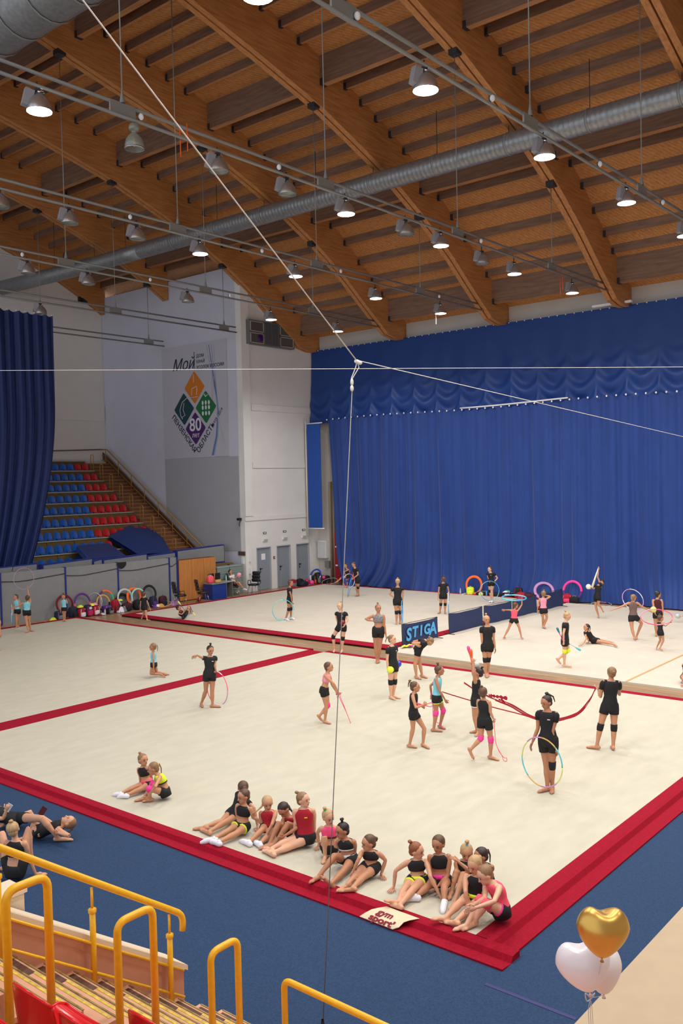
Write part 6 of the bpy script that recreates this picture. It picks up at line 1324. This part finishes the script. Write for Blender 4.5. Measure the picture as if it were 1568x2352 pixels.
mb = MB(); mb.grid(lambda s, q: (p.x-.25+.5*s, p.y-.03-.02*math.sin(s*9), 2.04-.30*q*(.4+.6*math.sin(PI*s))), 10, 6); tag(mb.build('black_garment', clm('black')), 'black garment hanging over the top of the grey wall pads', 'garment')
heap(Vector((24.0, 35.6, 1.43)), 1.2, .2, ['cream', 'grey', 'white'], 'pale rags lying on the lowest row of the far stand')

# ---------------------------------------------------------------- ropes and wires
M_rope = mat('rope_white', (222, 216, 208), .7); M_wire = mat('wire_grey', (120, 116, 112), .5)
K = at(820, 830, 12.0); A0 = at(190, 0, 8.2)
rp = thing('guy_rope', K, 'white rope running down from the top left to a knot', 'rope')
up_ = (A0-K); MB().tube([K, A0, A0+up_*1.6], .008, 6).build('rope_strand', M_rope, rp)
mb = MB(); 
for k in range(5): mb.ellip(K+ER*(.012*k-.01)-EZ*.005*k, .03, .03, .028, nu=8, nv=6)
mb.build('knot', M_rope, rp)
E_ = at(1568, 1003, 24); rp2 = thing('guy_rope', K, 'thin rope slanting from the knot down to the right edge', 'rope'); MB().tube([K+ER*.05, E_, K+(E_-K)*((36.75-K.x)/(E_.x-K.x))], .006, 5).build('rope_strand', M_rope, rp2)
lw = thing('hanging_rope_loop', K, 'short doubled white rope with two knots hanging under the main knot', 'rope')
B0 = at(808, 878, 11.95)
for s_ in (-1, 1): MB().tube([K+ER*.0, K+ER*.022*s_-EZ*.08, B0+ER*.008*s_+EZ*.05, B0], .006, 5).build('rope_strand', M_rope, lw)
mb = MB(); mb.ellip(B0-EZ*.0, .022, .022, .05, nu=8, nv=6); mb.ellip(B0-EZ*.08-ER*.002, .024, .024, .045, nu=8, nv=6); mb.build('knot', M_rope, lw)
vw = thing('vertical_wire', fl(741, 2352, FLZ), 'thin dark wire running from the rope knots down to the floor', 'wire')
Fp = fl(741, 2362, FLZ+.02); MB().tube([B0-EZ*.1, Fp], .0055, 5).build('wire_strand', M_wire, vw); 
mb = MB(); mb.lathe([(.05, 0), (.05, .02), (.02, .05), (.012, .1)], Vector((Fp.x, Fp.y, FLZ+.01)), 10); mb.build('floor_anchor', M_black, vw)
hw_ = thing('horizontal_wire', at(784, 850, 15), 'very thin pale wire stretched level across the whole hall', 'wire'); a_, b_ = at(-900, 856, 15), at(2500, 838, 15); MB().tube([a_, b_], .0045, 5).build('wire_strand', M_rope, hw_)
# orange tapes on two rails
for i, (x, y, v) in enumerate([(422, 318, 15.1), (1289, 650, 15.1)]):
    p = pl(x, y, 1, v); t = thing('orange_strap', p, 'pair of thin orange straps hanging from the %s lighting rail' % ['upper left end of a', 'far right end of a'][i], 'strap', 'orange straps on the rails')
    for dx, dz in ((-.1, -.12), (.1, .05)): MB().tube([p+Vector((dx, 0, dz+.3)), p+Vector((dx, 0, dz-.3))], .015, 4).build('strap_end', clm('orange'), t)
# ---------------------------------------------------------------- heart balloons
M_gold = mat('foil_gold', (206, 164, 84), .34, metal=.8); M_bw = mat('latex_white', (226, 220, 226), .3, spec=.6)
def heart(c, h_, yaw, roll, m_, label, group=None):
    t = thing('heart_balloon', c, label, 'balloon', group); n, u_, v_ = basis(yaw, 8); a = math.radians(roll); U_ = u_*math.cos(a)+v_*math.sin(a); V_ = -u_*math.sin(a)+v_*math.cos(a)
    if V_.z < 0: V_ = -V_
    nu, nv = 40, 22; vs = []; fs = []
    for i in range(nv+1):
        th = PI*i/nv
        for k in range(nu):
            ph = 2*PI*k/nu; x = math.cos(ph)*math.sin(th); y = math.cos(th); z = math.sin(ph)*math.sin(th)
            # squash a ball to a plump heart: narrow to the tip, notch on top
            wf = .56+.44*min(1, (y+1)/1.15)**.8; X = x*wf*1.08; notch = .34*max(0, y)**1.2*math.exp(-(x*2.6)**2-(z*1.2)**2); Y = y-notch+.10*abs(x)*max(0, y+.2); Z = z*.72*(.72+.28*min(1, (y+1)))
            vs.append(c+(U_*X+V_*Y*1.02+n*Z)*h_/2)
    for i in range(nv):
        for k in range(nu): k2 = (k+1) % nu; fs.append((i*nu+k, i*nu+k2, (i+1)*nu+k2, (i+1)*nu+k))
    mb = MB(); mb.add(vs, fs, True); mb.build('balloon_skin', m_, t)
    tip = c-V_*h_*.52; mb = MB(); mb.lathe([(.004, 0), (.013, -.02), (.004, -.005)], tip, 8); mb.build('balloon_neck', m_, t); return t, tip
DB = 5.6
g_, t1 = heart(at(1384, 2138, DB-.34), .296, 6, -6, M_gold, 'golden heart balloon floating above two white ones')
h1, t2 = heart(at(1340, 2216, DB-.12), .31, -12, 12, M_bw, 'white heart balloon in front at the bottom right')
h3, t3 = heart(at(1384, 2224, DB+.18), .30, 50, -14, M_bw, 'white heart balloon half hidden behind the front one')
bs = thing('balloon_strings', at(1357, 2352, DB), 'bundle of pale ribbons hanging under the heart balloons', 'string'); kn = at(1355, 2292, DB)
for tp in (t1+Vector((0, 0, 0)), t2, t3): MB().tube(curve([tp, tp.lerp(kn, .5)+ER*.01, kn], 4), .0018, 5).build('string', mat('string_silver', (190, 190, 196), .4), bs)
for k in range(3): MB().tube(curve([kn, kn+ER*(.012*(k-1))-EZ*.1, kn+ER*(.008*k)-EZ*.4, kn+ER*.01-EZ*1.2, Vector((kn.x, kn.y, .0))], 5), .002, 5).build('string', mat('string_silver', (190, 190, 196), .4), bs)
mb = MB(); mb.tube(curve([kn, kn-ER*.03+EZ*.03, kn-ER*.02-EZ*.02, kn+ER*.01, kn+ER*.03+EZ*.03, kn], 4), .004, 5); mb.build('bow', mat('string_silver', (190, 190, 196), .4), bs)
bw_ = thing('balloon_weight', (kn.x, kn.y, FLZ), 'small weight holding the balloon strings on the floor', 'weight'); MB().lathe([(0, .012), (.05, .012), (.05, .06), (.0, .06)], (kn.x, kn.y, FLZ), 12).build('weight_block', M_black, bw_)

for k, (x, y, d, lb) in enumerate([(98, 1863, PP['P17']['D'], 'dark phone held up by the girl lying on her back'), (19, 1856, PP['P18']['D'], 'light-coloured phone held by the girl lying at the left edge')]):
    c_ = at(x, y, d-.02); ph = thing('phone', c_, lb, 'phone'); Mx = Matrix.Rotation(.6, 3, EF) @ Matrix((ER, EF, EZ)).transposed()
    MB().box(c_, (.085, .012, .15), M=Mx).build('phone_case', clm('maroon' if k == 0 else 'silver'), ph); MB().box(c_+Mx @ Vector((0, .007, 0)), (.075, .003, .14), M=Mx).build('phone_screen', M_black, ph)

cnt2 = {}
for v, pts in {15.1: [(319, 270), (636, 399), (1100, 552)], 20.9: [(295, 491), (598, 575), (779, 632), (1005, 681)], 26.7: [(48, 578), (342, 641), (525, 678)], 9.3: [(812, 14), (1123, 206), (1371, 369), (1516, 476)]}.items():
    for x, y in pts:
        cnt2[v] = cnt2.get(v, 0)+1; q = pl(x, y, 1, v); u = q.x; c_ = Vector((u, v-.07, 12.98))
        t = thing('rail_beacon', c_, 'small round white beacon, %s of those on the %s' % (ORD[cnt2[v]-1], RN[v]), 'beacon', 'small white beacons on the rails')
        MB().ellip(c_, .055, .055, .07, nu=10, nv=8).build('beacon_globe', M_wht, t); MB().box(c_+Vector((0, .05, 0)), (.06, .04, .1)).build('beacon_bracket', M_dsteel, t)
q = pl(1001, 735, 1, 20.9); tg = tag(MB().box(q+Vector((0, 0, .08)), (.03, .01, .5)).build('hanging_tag', M_wht), 'white strip hanging from a lit lamp near the curtain', 'strip')
